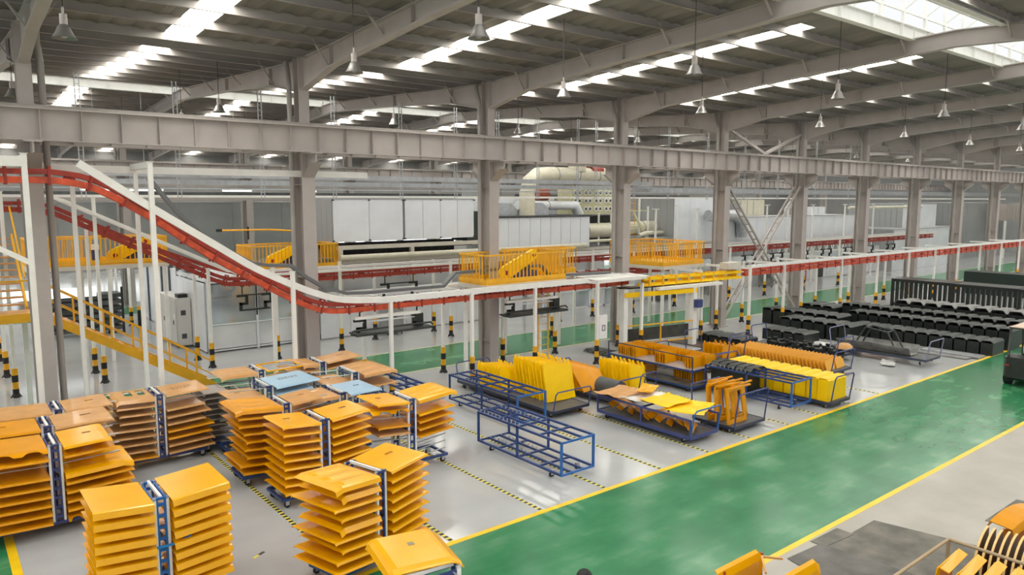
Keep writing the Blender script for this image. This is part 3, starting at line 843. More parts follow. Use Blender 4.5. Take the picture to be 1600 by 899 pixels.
housing(41.1, 46.4, 33.3, 38, 3.46, 6.7, 1.9, 'tall silver oven tower left of the cross bracing', OVEN, OVEND, False)
housing(75.8, 83.5, 33, 38.5, 3.85, 6.15, 3.8, 'square grey housing seen between far hall columns', OVEN, OVEND, False)
housing(70, 84.5, 31.2, 38.5, 0, 3.8, 2.4, 'broad pale ground enclosure below the square grey housing', OVEN, OVEND, False)
housing(88, 110, 33, 40, 0, 6.2, 4, 'farthest pale housing near the vanishing end of the hall', OVEND, OVEND, False)
housing(30.5, 33, 41, 44, 0, 7.4, 1.2, 'small grey plant housing far behind the cream filter wall', OVEND, OVEND, False)
# big round ducts
def duct(pts, r, label, mt=CREAM, rings=(), name='air_duct'):
    d = thing(name, label, 'duct', pts[0])
    p0 = Vector(pts[0])
    MB().tube([Vector(p) - p0 for p in pts], r, 16).build('duct_pipe', mt, d)
    for i, j, u in rings:
        a = Vector(pts[i]) - p0; c = Vector(pts[j]) - p0; q = a.lerp(c, u); dd = (c - a).normalized() * .03
        MB().cyl(q - dd, q + dd, r * 1.05, 16).build('band', OVEND, d)
    return d
duct([(28.3, 34, 5.6), (28.3, 34, 6.9), (28.5, 34, 7.6), (29.1, 34, 8.0), (30, 34, 8.05), (35.0, 34, 8.1)], .48, 'big cream duct arching over the second oven housing', CREAM, [(4, 5, .1), (4, 5, .45), (4, 5, .8)])
duct([(32.4, 34, 8.3), (32.4, 34, 9.0)], .55, 'short upright stub on top of the big cream duct', CREAM)
duct([(34.3, 35.2, 4.5), (36.2, 35.2, 4.5), (41.3, 35.2, 4.6), (42, 35.2, 4.2)], .5, 'thick cream duct lying behind the second yellow-railed platform', CREAM, [(1, 2, .2), (1, 2, .7)])
duct([(44, 32.6, 5.4), (47.2, 32.6, 5.4), (48, 32.6, 5.0), (48.2, 32.6, 3.8)], .42, 'silver elbow duct left of the cross bracing column', GALV, [(0, 1, .6)])
duct([(28.0, 34.6, 6.2), (32.8, 34.6, 6.2), (33.2, 34.6, 5.6)], .3, 'pale duct elbow resting on the ribbed oven housing', OVEN, [(0, 1, .5)])
duct([(38.6, 34.3, 4.1), (39.3, 34.3, 4.25), (46, 34.3, 4.25)], .14, 'thin bent cream pipe under the silver oven tower', CREAM)
b = MB(); b.cyl((0, 0, 0), (1.3, 0, 0), .42, 14)
d = tag(b.build('fan_drum', mat('rust_red_drum', (.42, .10, .05), .5), None, (29.8, 35.5, 6.9)), 'rust-red fan drum above the ribbed oven housing', 'fan')
b = MB(); b.cyl((0, 0, 0), (1.0, 0, 0), .4, 14)
tag(b.build('fan_drum', DRED, None, (33.4, 34.0, 8.35)), 'dark red fan drum on the end of the big cream duct', 'fan')
b = MB(); b.box(0, 4.5, 0, 2.5, 0, 1.4); b.box(5, 7.6, 0, 2, 0, 1.2)
hh = thing('plant_unit', 'silver plant box with curved hoods on the ribbed oven housing', 'machine', (25.6, 35.5, 5.6))
MB().box(0, 6.2, 0, 2.4, 0, 1.1).build('casing', OVEN, hh)
for x in (.1, 2.6):
    pts = [(x, -.8, 0)]
    b = MB(); b.prism([(x, 0), (x, .75), (x + 1.6, .75), (x + 2.1, .35), (x + 2.1, 0)], -1.2, -.4, 'y'); b.build('curved_hood', GALV, hh)
# cream filter wall with round ports
fw = thing('filter_bank', 'cream filter housing with rows of round ports behind the third column', 'machine', (32.9, 35.0, 5.7))
MB().box(0, 4.8, 0, 1.4, -.1, 1.75).build('casing', OLIVE, fw)
def port(b):
    b.cyl((0, 0, 0), (0, -.06, 0), .17, 12); b.m = 1; b.cyl((0, -.06, 0), (0, -.08, 0), .1, 10)
for c in range(5):
    for r in range(3):
        for q in (0, .38):
            place('round_port', cached('port', port, [WHITE, DGREY]), fw, (.25 + c * .95 + q, 0, .25 + r * .53))
for x in (.0, .9, 2.4, 3.6, 4.8): MB().box(x - .05, x + .05, -.1, 0, -2.2, 0).build('support_leg', WHITE, fw)
MB().box(-.2, 4.9, -.1, 1.4, -2.3, -2.15).build('base_deck', MGREY, fw)
MB().box(0, 4.8, .6, .7, -2.1, -.2).build('dark_backing', DARKV, fw)  # dark sheet painted as the shade seen between the legs
# yellow-green ladder frame and clutter by the filter wall
sc = thing('access_scaffold', 'cream access frame with yellow guard ladder right of the third column', 'frame', (37.8, 34.5, 3.5))
for (x, z) in ((0, 3.2), (1.0, 3.2), (1.9, 2.6)): MB().box(x - .05, x + .05, -.05, .05, 0, z).build('upright', WHITE, sc)
b = MB()
for z in (1.2, 2.3, 3.2): b.bar((0, 0, z), (1.9, 0, z), .07)
b.build('cross_bar', OLIVE, sc)
b = MB()
for k in range(7): b.bar((.3, .3, .3 + k * .42), (.9, .3, .3 + k * .42), .035)
for x in (.3, .9): b.bar((x, .3, 0), (x, .3, 3.2), .04)
b.build('guard_ladder', YEL, sc)
MB().bar((.2, -.2, 2.2), (1.6, -.2, .4), .05, .16).build('diagonal_brace', OLIVE, sc)
# tall thin uprights in front of the ovens (pipe stands)
for i, (x, y, z) in enumerate(((36.2, 30.8, 6.0), (38.4, 30.8, 6.2), (40.4, 30.8, 6.0), (43.0, 30.8, 6.2), (48.6, 30.8, 6.2), (51.4, 30.8, 6.0), (55, 30.8, 6.2), (60, 30.8, 6.2), (65, 30.8, 6.2), (82, 30, 6.0), (90, 30, 6))):
    s_ = thing('pipe_stand', 'slender pale stand holding overhead pipes before the silver ovens, %s from the left' % ORD[i], 'stand', (x, y, 0), 0, 'slender stands before the ovens')
    MB().box(-.05, .05, -.05, .05, 0, z).build('upright', WHITE, s_); MB().box(-.3, .3, -.05, .05, z - .06, z).build('top_arm', WHITE, s_)
    MB().box(-.1, .1, -.1, .1, 0, .02).build('foot_plate', WHITE, s_)
# trussed clutter right of bracing
for i, x0 in enumerate((50.0, 56.0)):
    tr = thing('steel_truss', 'zigzag steel frame over the pale enclosure, %s one right of the bracing' % ORD[i], 'frame', (x0, 31.2, 2.4))
    b = MB()
    for k in range(6): b.bar((k, 0, 0), (k + .5, 0, 1.0), .07); b.bar((k + .5, 0, 1.0), (k + 1, 0, 0), .07)
    b.bar((0, 0, 1.0), (6, 0, 1.0), .08); b.bar((0, 0, 0), (6, 0, 0), .08); b.build('zigzag_bracing', WHITE, tr)
    MB().box(.1, .2, -.1, 0, -2.4, 0).build('leg', WHITE, tr); MB().box(5.8, 5.9, -.1, 0, -2.4, 0).build('leg', WHITE, tr)
# overhead utility rails with hangers
ur = thing('utility_rail', 'long silver busbar rail hung from the roof across the whole bay', 'rail', (0, 29, 0))
MB().box(X0, 33.5, -.1, .1, 7.36, 7.56).build('rail', GALV, ur)
MB().box(X0, 100, .5, .62, 7.1, 7.28).build('rail', GALV, ur)
MB().box(33.5, 100, -.15, .15, 6.98, 7.2).build('rail', GALV, ur)
MB().box(X0, 100, 3.0, 3.1, 6.62, 6.72).build('rail', WHITE, ur)
MB().box(X0, 100, 2.0, 2.05, 6.95, 7.0).build('rail', GALV, ur)
def hang(b):
    for x in (-.07, .07): b.box(x - .015, x + .015, -.015, .015, -.95, 3.3)
    for k in range(21): b.box(-.07, .07, -.01, .01, -.9 + k * .2, -.88 + k * .2)
for x in (-3.5, 1.2, 4.4, 7.5, 10.6, 13.65, 16.86, 19.8, 22.3, 24.9, 27.7, 29.1, 32.2, 35.2, 39, 43, 47, 52, 57): place('hanging_strap', cached('hang', hang, GALV), ur, (x, .05, 7.5))
LAMPSTRIP = emis('tube_light', (1, .98, .95), 3.0)
for i, x in enumerate((5.6, 7.6, 11.8, 15.3)):
    tl = thing('tube_light', 'slim white tube light under the distant pipe rails, %s from the left' % ORD[i], 'lamp', (x, 38, 6.95), 0, 'slim tube lights in the back')
    MB().box(0, 1.5, -.06, .06, .06, .12).build('lamp_housing', WHITE, tl)
    MB().cyl((.03, 0, .03), (1.47, 0, .03), .03, 8).build('tube', LAMPSTRIP, tl)
    MB().box(.7, .72, -.01, .01, .12, zroof(38) - 6.96).build('hanging_rod', GALV, tl)
for i, (z, y) in enumerate(((6.75, 47), (7.3, 47), (6.5, 40))):
    tag(MB().box(X0, 60, y - .2, y + .2, z, z + .25).build('pipe_run', [DGREY, PURL, PURL][i]), 'distant horizontal service duct above the back ovens, %s from below' % ORD[i], 'duct')
# ================================================================== hanging carriers on the conveyor
def hook(b):
    b.box(-.05, .05, -.04, .04, -.35, 0); b.box(-.05, .3, -.04, .04, -.35, -.25); b.box(.2, .3, -.04, .04, -.65, -.25); b.box(0, .3, -.04, .04, -.7, -.62)
def carrier(x, y, ztop, zb, L, label, grp=None, full=True):
    c = thing('load_carrier', label, 'carrier', (x, y, 0), 0, grp)
    for s_ in ((0, L) if full else (0, L)):
        def hk(b):
            z = ztop
            b.box(-.02, .02, -.02, .02, z - .35, z); b.box(-.05, .05, -.13, .13, z - .03, z + .01)
            q = min(1, (ztop - zb - .02) / .9)
            b.box(-.22, .22, -.05, .05, z - .45 * q, z - .35 * q); b.box(.12, .22, -.05, .05, z - .7 * q, z - .4 * q); b.box(-.12, .22, -.05, .05, z - .78 * q, z - .68 * q); b.box(-.12, -.02, -.05, .05, zb, z - .68 * q)
        place('hook', cached(('hook', ztop, zb), hk, BLACK), c, (s_, 0, 0))
    MB().bar((0, 0, ztop - .38), (L, 0, ztop - .38), .05).build('spreader_bar', OVEN if full else BLACK, c)
    if full:
        b = MB()
        b.tube([(-.4, -.25, zb - .02), (-.4, -.25, zb + .12), (-.3, -.25, zb + .14), (L + .4, -.25, zb + .14), (L + .5, -.25, zb + .05)], .035, 8)
        b.box(-.3, L + .4, -.4, .1, zb - .05, zb + .03); b.box(-.2, L + .3, -.05, .4, zb - .05, zb)
        b.build('load_tray', BLACK2, c)
        MB().box(-.2, L + .1, -.1, .1, zb + .46, zb + .56).build('upper_bar', WHITE, c)
        MB().box(L - .1, L + .2, -.1, .2, zb + .03, zb + .46).build('end_block', BLACK, c)
    return c
carrier(11.1, 22.0, 2.86, 2.12, 2.2, 'black hanging load carrier with long tray just past the foot of the incline')
carrier(17.45, 22.0, 2.86, 2.12, 2.3, 'black hanging load carrier beside the yellow ladder')
for i, (x, L) in enumerate(((16.4, 1.5), (21.0, 1.6), (9.9, 1.0), (41, 1.2), (44.5, 1.2), (48, 1.2), (51.5, 1.2), (55, 1.2), (58.5, 1.2), (62, 1.2), (66, 1.2))):
    c = carrier(x, 29.9, 3.07, 2.05, L, 'empty black hook pair hanging from the middle red conveyor, %s in the row' % ORD[i], 'empty hooks under the middle conveyor', False)
    MB().box(-.1, L + .1, -.12, .12, 2.06, 2.12).build('cross_tray', BLACK, c)
# yellow ladder
la = thing('ladder', 'slim yellow ladder reaching up to the nearest railed platform', 'ladder', (19.35, 22.55, 0))
b = MB()
for x in (0, .55): b.box(x - .025, x + .025, -.02, .02, 0, 3.4)
b.build('side_rail', YEL, la)
for k in range(11): place('rung', cached('rung', lambda b: b.cyl((0, 0, 0), (.55, 0, 0), .015, 6), YEL), la, (0, 0, .3 + k * .29))
# orange ladder near first column
la = thing('ladder', 'narrow orange ladder behind the column at the foot of the incline', 'ladder', (10.55, 25.4, 0))
b = MB()
for x in (0, .45): b.box(x - .025, x + .025, -.02, .02, 0, 4.4)
b.build('side_rail', YEL, la)
for k in range(14): place('rung', cached('rung2', lambda b: b.cyl((0, 0, 0), (.45, 0, 0), .015, 6), YEL), la, (0, 0, .3 + k * .29))
# ================================================================== lift station
ls = thing('lift_station', 'white and yellow lift station with upper yellow transfer section', 'lift', (0, 0, 0))
for (x, y) in ((23.1, 21.3), (26.9, 20.6), (24.5, 22.3), (28.3, 21.9)): MB().box(x - .13, x + .13, y - .13, y + .13, 0, 2.75).build('mast', WHITE, ls)
MB().bar((23.0, 21.2, 2.5), (27.0, 20.5, 2.5), .1, .2).build('front_beam', LEMON, ls)
b = MB()
for z in (.35, 1.15): b.bar((23.2, 21.2, z), (26.8, 20.5, z), .05)
b.bar((25, 20.85, .35), (25, 20.85, 1.15), .05); b.build('guard_rail', YEL, ls)
MB().bar((23.2, 21.4, .7), (26.8, 20.75, .7), .02, .55).build('mesh_panel', DARKV, ls)
MB().bar((24.8, 20.9, 2.68), (28.6, 20.4, 2.72), .3, .12).build('lamp_bar', WHITE, ls)
MB().bar((23.2, 21.6, 2.75), (28.2, 21.0, 2.75), .5, .06).build('dark_rail', BLACK, ls)
b = MB(); b.box(0, .35, -.12, .12, 0, .35); b.build('control_box', VIOLET, ls, (26.7, 20.3, 1.75))
tr = thing('transfer_section', 'bright yellow transfer rail section above the lift station', 'conveyor', (24.0, 21.2, 3.0))
for z in (-.12, .14):
    for y in (-.15, .15): MB().bar((0, y, z), (6.3, y - .6, z), .06, .12).build('rail', LEMON, tr)
for k in range(8): MB().box(.3 + k * .8, .4 + k * .8, -.25 - k * .07, .2 - k * .07, -.2, .24).build('bracket', YEL, tr)
b = MB(); b.box(0, 1.0, 0, .5, 0, .3)
b.build('drive_casing', BEIGE, tr, (5.2, -.8, .3))
sg = thing('control_box', 'white control panel hung on the conveyor post before the third column', 'box', (20.76, 20.5, 1.0))
MB().box(0, .42, -.1, 0, 0, .95).build('body', LABELW, sg)
b = MB(); b.box(.12, .3, -.11, -.1, .32, .36); b.box(.12, .3, -.11, -.1, .52, .56); b.box(.12, .16, -.11, -.1, .32, .56); b.box(.26, .3, -.11, -.1, .32, .56)
b.build('screen_frame', MGREY, sg)
# racks of dark goods under the back platform at the left, workers' benches
dg = thing('storage_rack', 'dark loaded storage rack under the back yellow platform', 'rack', (4.0, 40.0, 0))
for k in range(6): MB().box(0, 3.4, 0, 1.2, .2 + k * .32, .38 + k * .32).build('shelf_load', [DGREY, BLACK2][k % 2], dg)
for x in (0, 1.7, 3.4): MB().box(x - .05, x + .05, -.05, .05, 0, 2.3).build('upright', BLACK, dg)
wn_ = struct(MB().box(2.2, 6.2, 39.35, 39.4, 2.0, 2.45).build('window_1', WINL))
for i, (x, y) in enumerate(((7.0, 40.6), (8.4, 41.3), (9.0, 39.6))):
    bo_ = thing('bollard', 'short black bollard on the far floor left of the grey cabinets, %s one' % ORD[i], 'bollard', (x, y, 0), 0, 'far short bollards')
    MB().cyl((0, 0, 0), (0, 0, .9), .1, 10).build('post', BLACK, bo_)
    MB().cyl((0, 0, .9), (0, 0, 1.1), .1, 10).build('cap', YEL, bo_)
    MB().cyl((0, 0, .0), (0, 0, .1), .2, 10).build('base', BLACK, bo_)

# yellow gas pipe before the far grey oven body, and small clutter
t = thing('gas_pipe', 'thin yellow gas pipe with valve in front of the far grey oven body', 'pipe', (10.6, 34.4, 5.15))
MB().tube([(0, 0, 0), (2.2, 0, -.02), (3.35, 0, -.1)], .04, 8).build('pipe', YEL, t)
MB().cyl((3.35, 0, -5.15), (3.35, 0, .7), .04, 8).build('riser', YEL, t)
MB().box(1.15, 1.22, -.03, .03, -.45, .15).build('valve', BLACK, t)
MB().box(-.25, 0, -.04, .04, -.06, .06).build('coupling', BLACK, t)

for i, (x, z, w_, h_, m_) in enumerate(((17.2, 0, .9, 1.3, OVEND), (36.8, 0, 1.4, 1.5, DGREY), (40.5, 0, 1.6, 1.1, MGREY), (43.6, 0, .8, 1.7, DGREY), (49.0, 0, 1.0, 1.2, MGREY), (54.0, 0, .6, 1.0, mat('dark_red_bin', (.35, .03, .03), .5)))):
    u = thing('machine_unit', ['pale grey low machine', 'dark machine block', 'mid grey bench unit', 'tall dark cabinet', 'second grey bench unit', 'dark red bin'][i] + ' standing before the ground enclosure', 'machine', (x, 30.9 if i else 31.2, 0))
    MB().box(0, w_, 0, .7, .1, h_).build('housing', m_, u)
    b = MB()
    for a in (.05, w_ - .1):
        for c in (.05, .6): b.box(a, a + .05, c, c + .05, 0, .1)
    b.build('footing', BLACK, u)
    MB().box(.1, w_ * .6, -.03, 0, h_ * .6, h_ * .85).build('control_plate', LABELW if i % 2 else DGREY, u)

# far clutter over the pale enclosures at the vanishing end
for i, (x, y, z, w_, d_, h_, m_, lab) in enumerate((
    (96, 30.5, 4.2, 8, 1.5, 1.9, mat('pinkish_cladding', (.42, .36, .33), .6), 'pinkish grey cladding block high up between the farthest visible columns'),
    (52.5, 35.8, 5.25, 3.5, 2, 1.3, CREAM, 'cream plant casing on the long white oven housing'),
    (49.0, 34.0, 5.25, 1.0, 1.0, 1.1, OVEND, 'small grey fan box on the long white oven housing'),
    (60.5, 34.0, 5.25, 2.2, 1.4, .7, OVEN, 'low silver casing at the far end of the long white oven housing'))):
    u = thing('plant_casing', lab, 'machine', (x, y, z))
    MB().box(0, w_, 0, d_, 0, h_).build('casing_shell', m_, u)
    for k in range(int(w_ / .9)): MB().box(.1 + k * .9, .14 + k * .9, -.02, 0, .05, h_ - .05).build('seam_strip', OVEND, u)
    if z < 5: 
        for k in (0, w_ - .2): MB().box(k, k + .2, 0, .2, -z, 0).build('leg', WHITE, u)
duct([(57.0, 34.3, 5.25), (57.0, 34.3, 5.8), (58.6, 34.3, 6.9)], .22, 'slanting grey duct rising from the long white oven housing', GALV)
duct([(61.0, 31.0, 5.9), (75.0, 31.0, 5.9)], .12, 'thin pale pipe run behind the far hall columns', CREAM)

# ================================================================== panel trolleys
def caster(b, x, y, r=.07):
    b.m = 0
    b.box(x - .04, x + .04, y - .035, y - .025, .06, .16); b.box(x - .04, x + .04, y + .025, y + .035, .06, .16); b.box(x - .05, x + .05, y - .04, y + .04, .15, .17)
    b.m = 1; b.cyl((x, y - .02, r), (x, y + .02, r), r, 12); b.m = 0
def spine(b, H=1.78, half=.4):
    pass
LAST = {'tilt': .09}
def trolley(x, y, rz, label, H=1.78, half=.4, wing=1.0, blue=BLUE, group='panel trolleys on the grey floor', tilt=.09, levels=9, zlo=.28):
    LAST['tilt'] = tilt
    t = thing('panel_trolley', label, 'trolley', (x, y, 0), rz, group)
    def base(b):
        for yy in (-half, half): b.box(-wing, wing, yy - .03, yy + .03, .17, .23)
        for xx in (-wing, -.12, .12, wing): b.box(xx - .03, xx + .03, -half, half, .17, .22)
    place('base_frame', cached(('base', half, wing, blue.name), base, blue), t)
    def wh(b): caster(b, 0, 0)
    for sx in (-1, 1):
        for sy in (-1, 1): place('caster', cached('caster', wh, [GALV, RUBBER]), t, (sx * (wing - .1), sy * (half - .05), 0))
    for s_ in (-1, 1):
        def up(b):
            b.box(-.115, -.075, -.03, .03, .2, H); b.box(.075, .115, -.03, .03, .2, H)
        def ch(b):
            b.box(-.075, -.045, -.02, .02, .2, H); b.box(.045, .075, -.02, .02, .2, H)
            k = .3
            while k < H - .05: b.box(-.045, .045, -.02, .02, k, k + .05); k += .19
            b.box(-.115, .115, -.03, .03, H - .04, H)
        u = place('upright', cached(('up', H), up, WHITE), t, (0, s_ * half, 0))
        place('channel', cached(('ch', H, blue.name), ch, blue), u, (0, 0, 0), (0, 0, 0 if s_ < 0 else math.pi))
    def top(b):
        b.box(-.02, .02, -half, half, H - .03, H + .02)
    place('top_bar', cached(('top', H, half), top, WHITE), t)
    for xx in (-.095, .095):
        for zz in (H - .1, H * .5): place('side_bar', cached(('sidebar', half, blue.name), lambda b: b.box(-.014, .014, -half, half, 0, .055), blue), t, (xx, 0, zz))
    pitch = (H - .05 - zlo) / (levels - 1)
    me = cached(('arm', wing, tilt), lambda b: b.cyl((.1, 0, 0), (wing * 1.0, 0, tilt * wing), .014, 6), GALV)
    for k in range(levels):
        z = zlo + k * pitch - .02
        for yy in (-half * .8, half * .8):
            place('arm', me, t, (0, yy, z)); place('arm', me, t, (0, yy, z), (0, 0, math.pi))
    return t, [zlo + k * pitch for k in range(levels)]
def panel_mesh(key, Wd, D, style, mt):
    """plate reaching outward along +x from 0 to Wd and from -D/2 to D/2 in y"""
    def fn(b):
        xs = [0, Wd * .3, Wd * .42, Wd * .72, Wd - .05, Wd]
        if style == 'hood':      # rolled front lip, slot
            prof = [(-D / 2, -.045), (-D / 2 + .005, -.03), (-D / 2 + .02, -.01), (-D / 2 + .05, 0), (-D * .18, .0), (-D * .12, 0), (D * .3, 0), (D / 2 - .02, 0), (D / 2, -.03)]
            G = [[(x, y, z - (.012 if x == Wd else 0)) for y, z in prof] for x in xs]
            b.sheet(G, .012)
        elif style == 'deep':
            prof = [(-D / 2 - .03, -.105), (-D / 2 - .015, -.05), (-D / 2 + .0, -.01), (-D / 2 + .04, 0), (D / 2 - .03, 0), (D / 2, -.03)]
            b.sheet([[(x, y, z) for y, z in prof] for x in xs], .01)
        elif style == 'slot':
            prof = [(-D / 2, -.045), (-D / 2 + .02, -.01), (-D / 2 + .06, 0), (D * .05, 0), (D * .12, 0), (D / 2 - .04, 0), (D / 2, -.04)]
            xs = [0, .04, Wd * .5, Wd * .68, Wd - .12, Wd - .04, Wd]
            G = [[(x, y, z - (.03 if x >= Wd - .001 else .006 if x >= Wd - .05 else 0)) for y, z in prof] for x in xs]
            b.sheet(G, .012, {(2, 3)})
        elif style == 'curl':   # outer end rolled down strongly
            prof = [(-D / 2, -.04), (-D / 2 + .03, 0), (-D * .1, 0), (-D * .02, 0), (D / 2 - .03, 0), (D / 2, -.03)]
            xs = [0, Wd * .45, Wd * .6, Wd * .86, Wd * .93, Wd * .98, Wd]
            dz = [0, 0, 0, 0, -.03, -.09, -.16]
            G = [[(x, y, z + d) for y, z in prof] for x, d in zip(xs, dz)]
            b.sheet(G, .012, {(1, 2)})
        elif style == 'ribbed':
            prof = [(-D / 2, -.09), (-D / 2 + .03, -.02)] + [(-D / 2 + .08 + k * (D - .12) / 12, [0, .02, .02, 0][k % 4]) for k in range(13)]
            xs = [0, .05, Wd * .15, Wd * .75, Wd * .85, Wd]
            G = [[(x, y, z if i in (2, 3) else min(z, 0)) for y, z in prof] for i, x in enumerate(xs)]
            G[-1] = [(x, y, z - .05) for x, y, z in G[-1]]
            b.sheet(G, .012)
        elif style == 'notched':   # scalloped front edge
            n = 16; xs = [Wd * k / n for k in range(n + 1)]
            cut = [0, 0, .09, .12, .12, .09, 0, 0, 0, .09, .12, .12, .09, 0, 0, 0, 0]
            G = [[(x, -D / 2 + cut[k], -.05 if cut[k] == 0 else -.02), (x, -D / 2 + .14, 0), (x, D * .1, 0), (x, D / 2, -.02)] for k, x in enumerate(xs)]
            b.sheet(G, .012)
        elif style == 'windows':
            xs = [0, Wd * .12, Wd * .32, Wd * .45, Wd * .66, Wd * .9, Wd]
            prof = [(-D / 2, -.08), (-D / 2 + .06, 0), (-D * .1, 0), (D * .3, 0), (D / 2, -.02)]
            G = [[(x, y, z - (.05 if x == Wd else 0)) for y, z in prof] for x in xs]
            b.sheet(G, .012, {(1, 2), (3, 2)})
        elif style == 'frame':
            xs = [0, .08, Wd - .08, Wd]; ys = [-D / 2, -D / 2 + .08, D / 2 - .08, D / 2]
            b.sheet([[(x, y, 0) for y in ys] for x in xs], .03, {(1, 1)})
    return cached(('panel', key, round(Wd, 2), round(D, 2), mt.name), fn, mt)
KINDW = {'hood': 'lipped', 'deep': 'deep-lipped', 'slot': 'slotted', 'curl': 'rolled-edge', 'ribbed': 'ribbed', 'notched': 'scalloped', 'windows': 'twin-window', 'frame': 'open-framed'}
COLW = {PANEL.name: 'glossy yellow', PANEL2.name: 'deep yellow', TAN.name: 'tan', LBLUE.name: 'pale blue', LEMON.name: 'bright yellow'}
def load(x, y, rz, zs, side, specs, where, D=1.15, Wd=.9, _tilt=.09, jitter=.0, name='cover_plate', off=.13):
    """one panel thing per level; specs[i] = (style, material) counted from the top, None leaves a gap"""
    n = len(zs); made = {}; tilt = LAST['tilt']
    for i, sp in enumerate(specs):
        if sp is None: continue
        style, mt = sp[0], sp[1]
        wd = Wd * (sp[2] if len(sp) > 2 else 1.0)
        z = zs[n - 1 - i] + .012
        me = panel_mesh(style, wd, D, style, mt)
        o = bpy.data.objects.new(name, me); COL.objects.link(o)
        j = random.uniform(-1, 1) * jitter
        c, s_ = math.cos(rz), math.sin(rz)
        lx = off * (1 if side > 0 else -1)
        o.location = (x + lx * c, y + lx * s_, z + abs(lx) * tilt)
        if side > 0: o.rotation_euler = (0, -math.atan(tilt), rz + j)
        else:
            # turn half round and mirror the lip back to the front by a negative width scale
            me2k = ('mir', me.name)
            if me2k not in CACHE:
                m2 = me.copy()
                m2.transform(Matrix.Scale(-1, 4, (1, 0, 0))); m2.flip_normals(); CACHE[me2k] = m2
            o.data = CACHE[me2k]
            o.rotation_euler = (0, math.atan(tilt), rz + j)
        tier = 'top' if i == 0 else '%s from top' % ORD[i]
        tag(o, '%s %s panel, %s, %s' % (COLW[mt.name], KINDW[style], tier, where), 'panel', 'panels stacked on the trolleys')
        made[i] = o
    return made
def print_on(o, x, y, rows, cols, sx=1):
    """faint stamped print: short dashes in rows, too small in the photograph to read"""
    b = MB(); rnd = random.Random(rows * 7 + cols)
    for r in range(rows):
        a = 0
        while a < cols * .08:
            l = rnd.uniform(.03, .09); b.box(sx * (x + a), sx * (x + a + l), y - r * .075 - .012, y - r * .075 + .012, .001, .003) if sx > 0 else b.box(-(x + a + l), -(x + a), y - r * .075 - .012, y - r * .075 + .012, .001, .003)
            a += l + .03
    b.build('stamped_print', INK, o)
INK = mat('faded_ink', (.22, .12, .05), .6)
P, Q, T = PANEL, PANEL2, TAN
# nearest left trolley (A)
_, zs = trolley(2.66, 12.78, 0, 'bright blue and white trolley heavy with glossy yellow panels, nearest at lower left', half=.42, blue=BRIGHTB, wing=.98)
load(2.66, 12.78, 0, zs, -1, [('deep', P)] * 9, 'left wing of the lower-left bright blue trolley', 1.22, .86)
load(2.66, 12.78, 0, zs, 1, [('deep', P)] * 9, 'right wing of the lower-left bright blue trolley', 1.22, .9)
t = thing('tie_strap', 'bright blue strap tied round the spine of the lower-left trolley', 'strap', (2.66, 12.3, .98))
MB().box(-.16, .2, -.03, -.015, -.02, .02).build('band', mat('sky_blue_strap', (.02, .25, .6), .4), t); MB().bar((.1, -.03, 0), (.4, -.06, .08), .03, .03).build('loose_end', MATS['sky_blue_strap'], t)
# B front middle, turned
rb_ = R(15)
_, zs = trolley(5.87, 11.58, rb_, 'blue trolley of mixed yellow panels turned at an angle, front centre', half=.4, wing=.95)
load(5.87, 11.58, rb_, zs, -1, [('ribbed', P, 1.04), ('windows', P, .9), ('hood', P, 1.1), ('slot', P, .95), ('windows', P, .95), ('hood', P, 1.1), ('slot', P, .95), ('hood', P, 1.08), ('hood', P, 1.1)], 'left wing of the angled front trolley', 1.15, .95)
load(5.87, 11.58, rb_, zs, 1, [('slot', P), ('hood', P), ('hood', P), ('hood', P), ('hood', P), ('slot', P), ('slot', P), ('slot', P), ('slot', P)], 'right wing of the angled front trolley', 1.12, .95)
# C
_, zs = trolley(6.5, 15.12, 0.03, 'blue and white trolley of even yellow panels behind the angled front one', half=.42, wing=.98)
load(6.5, 15.12, .03, zs, -1, [('slot', P)] + [('hood', P)] * 8, 'left wing of the all-yellow trolley behind', 1.15, .86)
load(6.5, 15.12, .03, zs, 1, [('slot', P)] + [('hood', P)] * 8, 'right wing of the all-yellow trolley behind', 1.1, .95)
# D
_, zs = trolley(6.35, 16.85, .0, 'blue trolley with ribbed orange panels left of the even trolley', half=.42, wing=1.05)
load(6.35, 16.85, 0, zs, -1, [('ribbed', Q, 1.05), ('hood', Q), ('hood', Q), ('hood', Q, .9), ('slot', Q, .85), ('hood', Q, .9), ('hood', Q, .85), ('slot', Q, 1.0), ('hood', Q, .95)], 'left wing of the ribbed-panel trolley', 1.25, 1.05)
load(6.35, 16.85, 0, zs, 1, [('slot', T), None, ('hood', Q)], 'right wing of the ribbed-panel trolley', 1.0, .75)
# E
_, zs = trolley(8.85, 15.35, 0, 'half-empty blue trolley with bare grey arms, beside the front empty blue rack', half=.4, wing=1.0)
load(8.85, 15.35, 0, zs, -1, [('slot', P, .85), ('notched', P, 1.0), None, ('slot', Q, .85), ('slot', T, .85)], 'left wing of the half-empty trolley', 1.15, 1.0)
load(8.85, 15.35, 0, zs, 1, [('ribbed', P, 1.1), None, ('slot', P, 1.05), ('slot', Q), ('hood', Q), ('slot', Q)], 'right wing of the half-empty trolley', 1.1, 1.0)
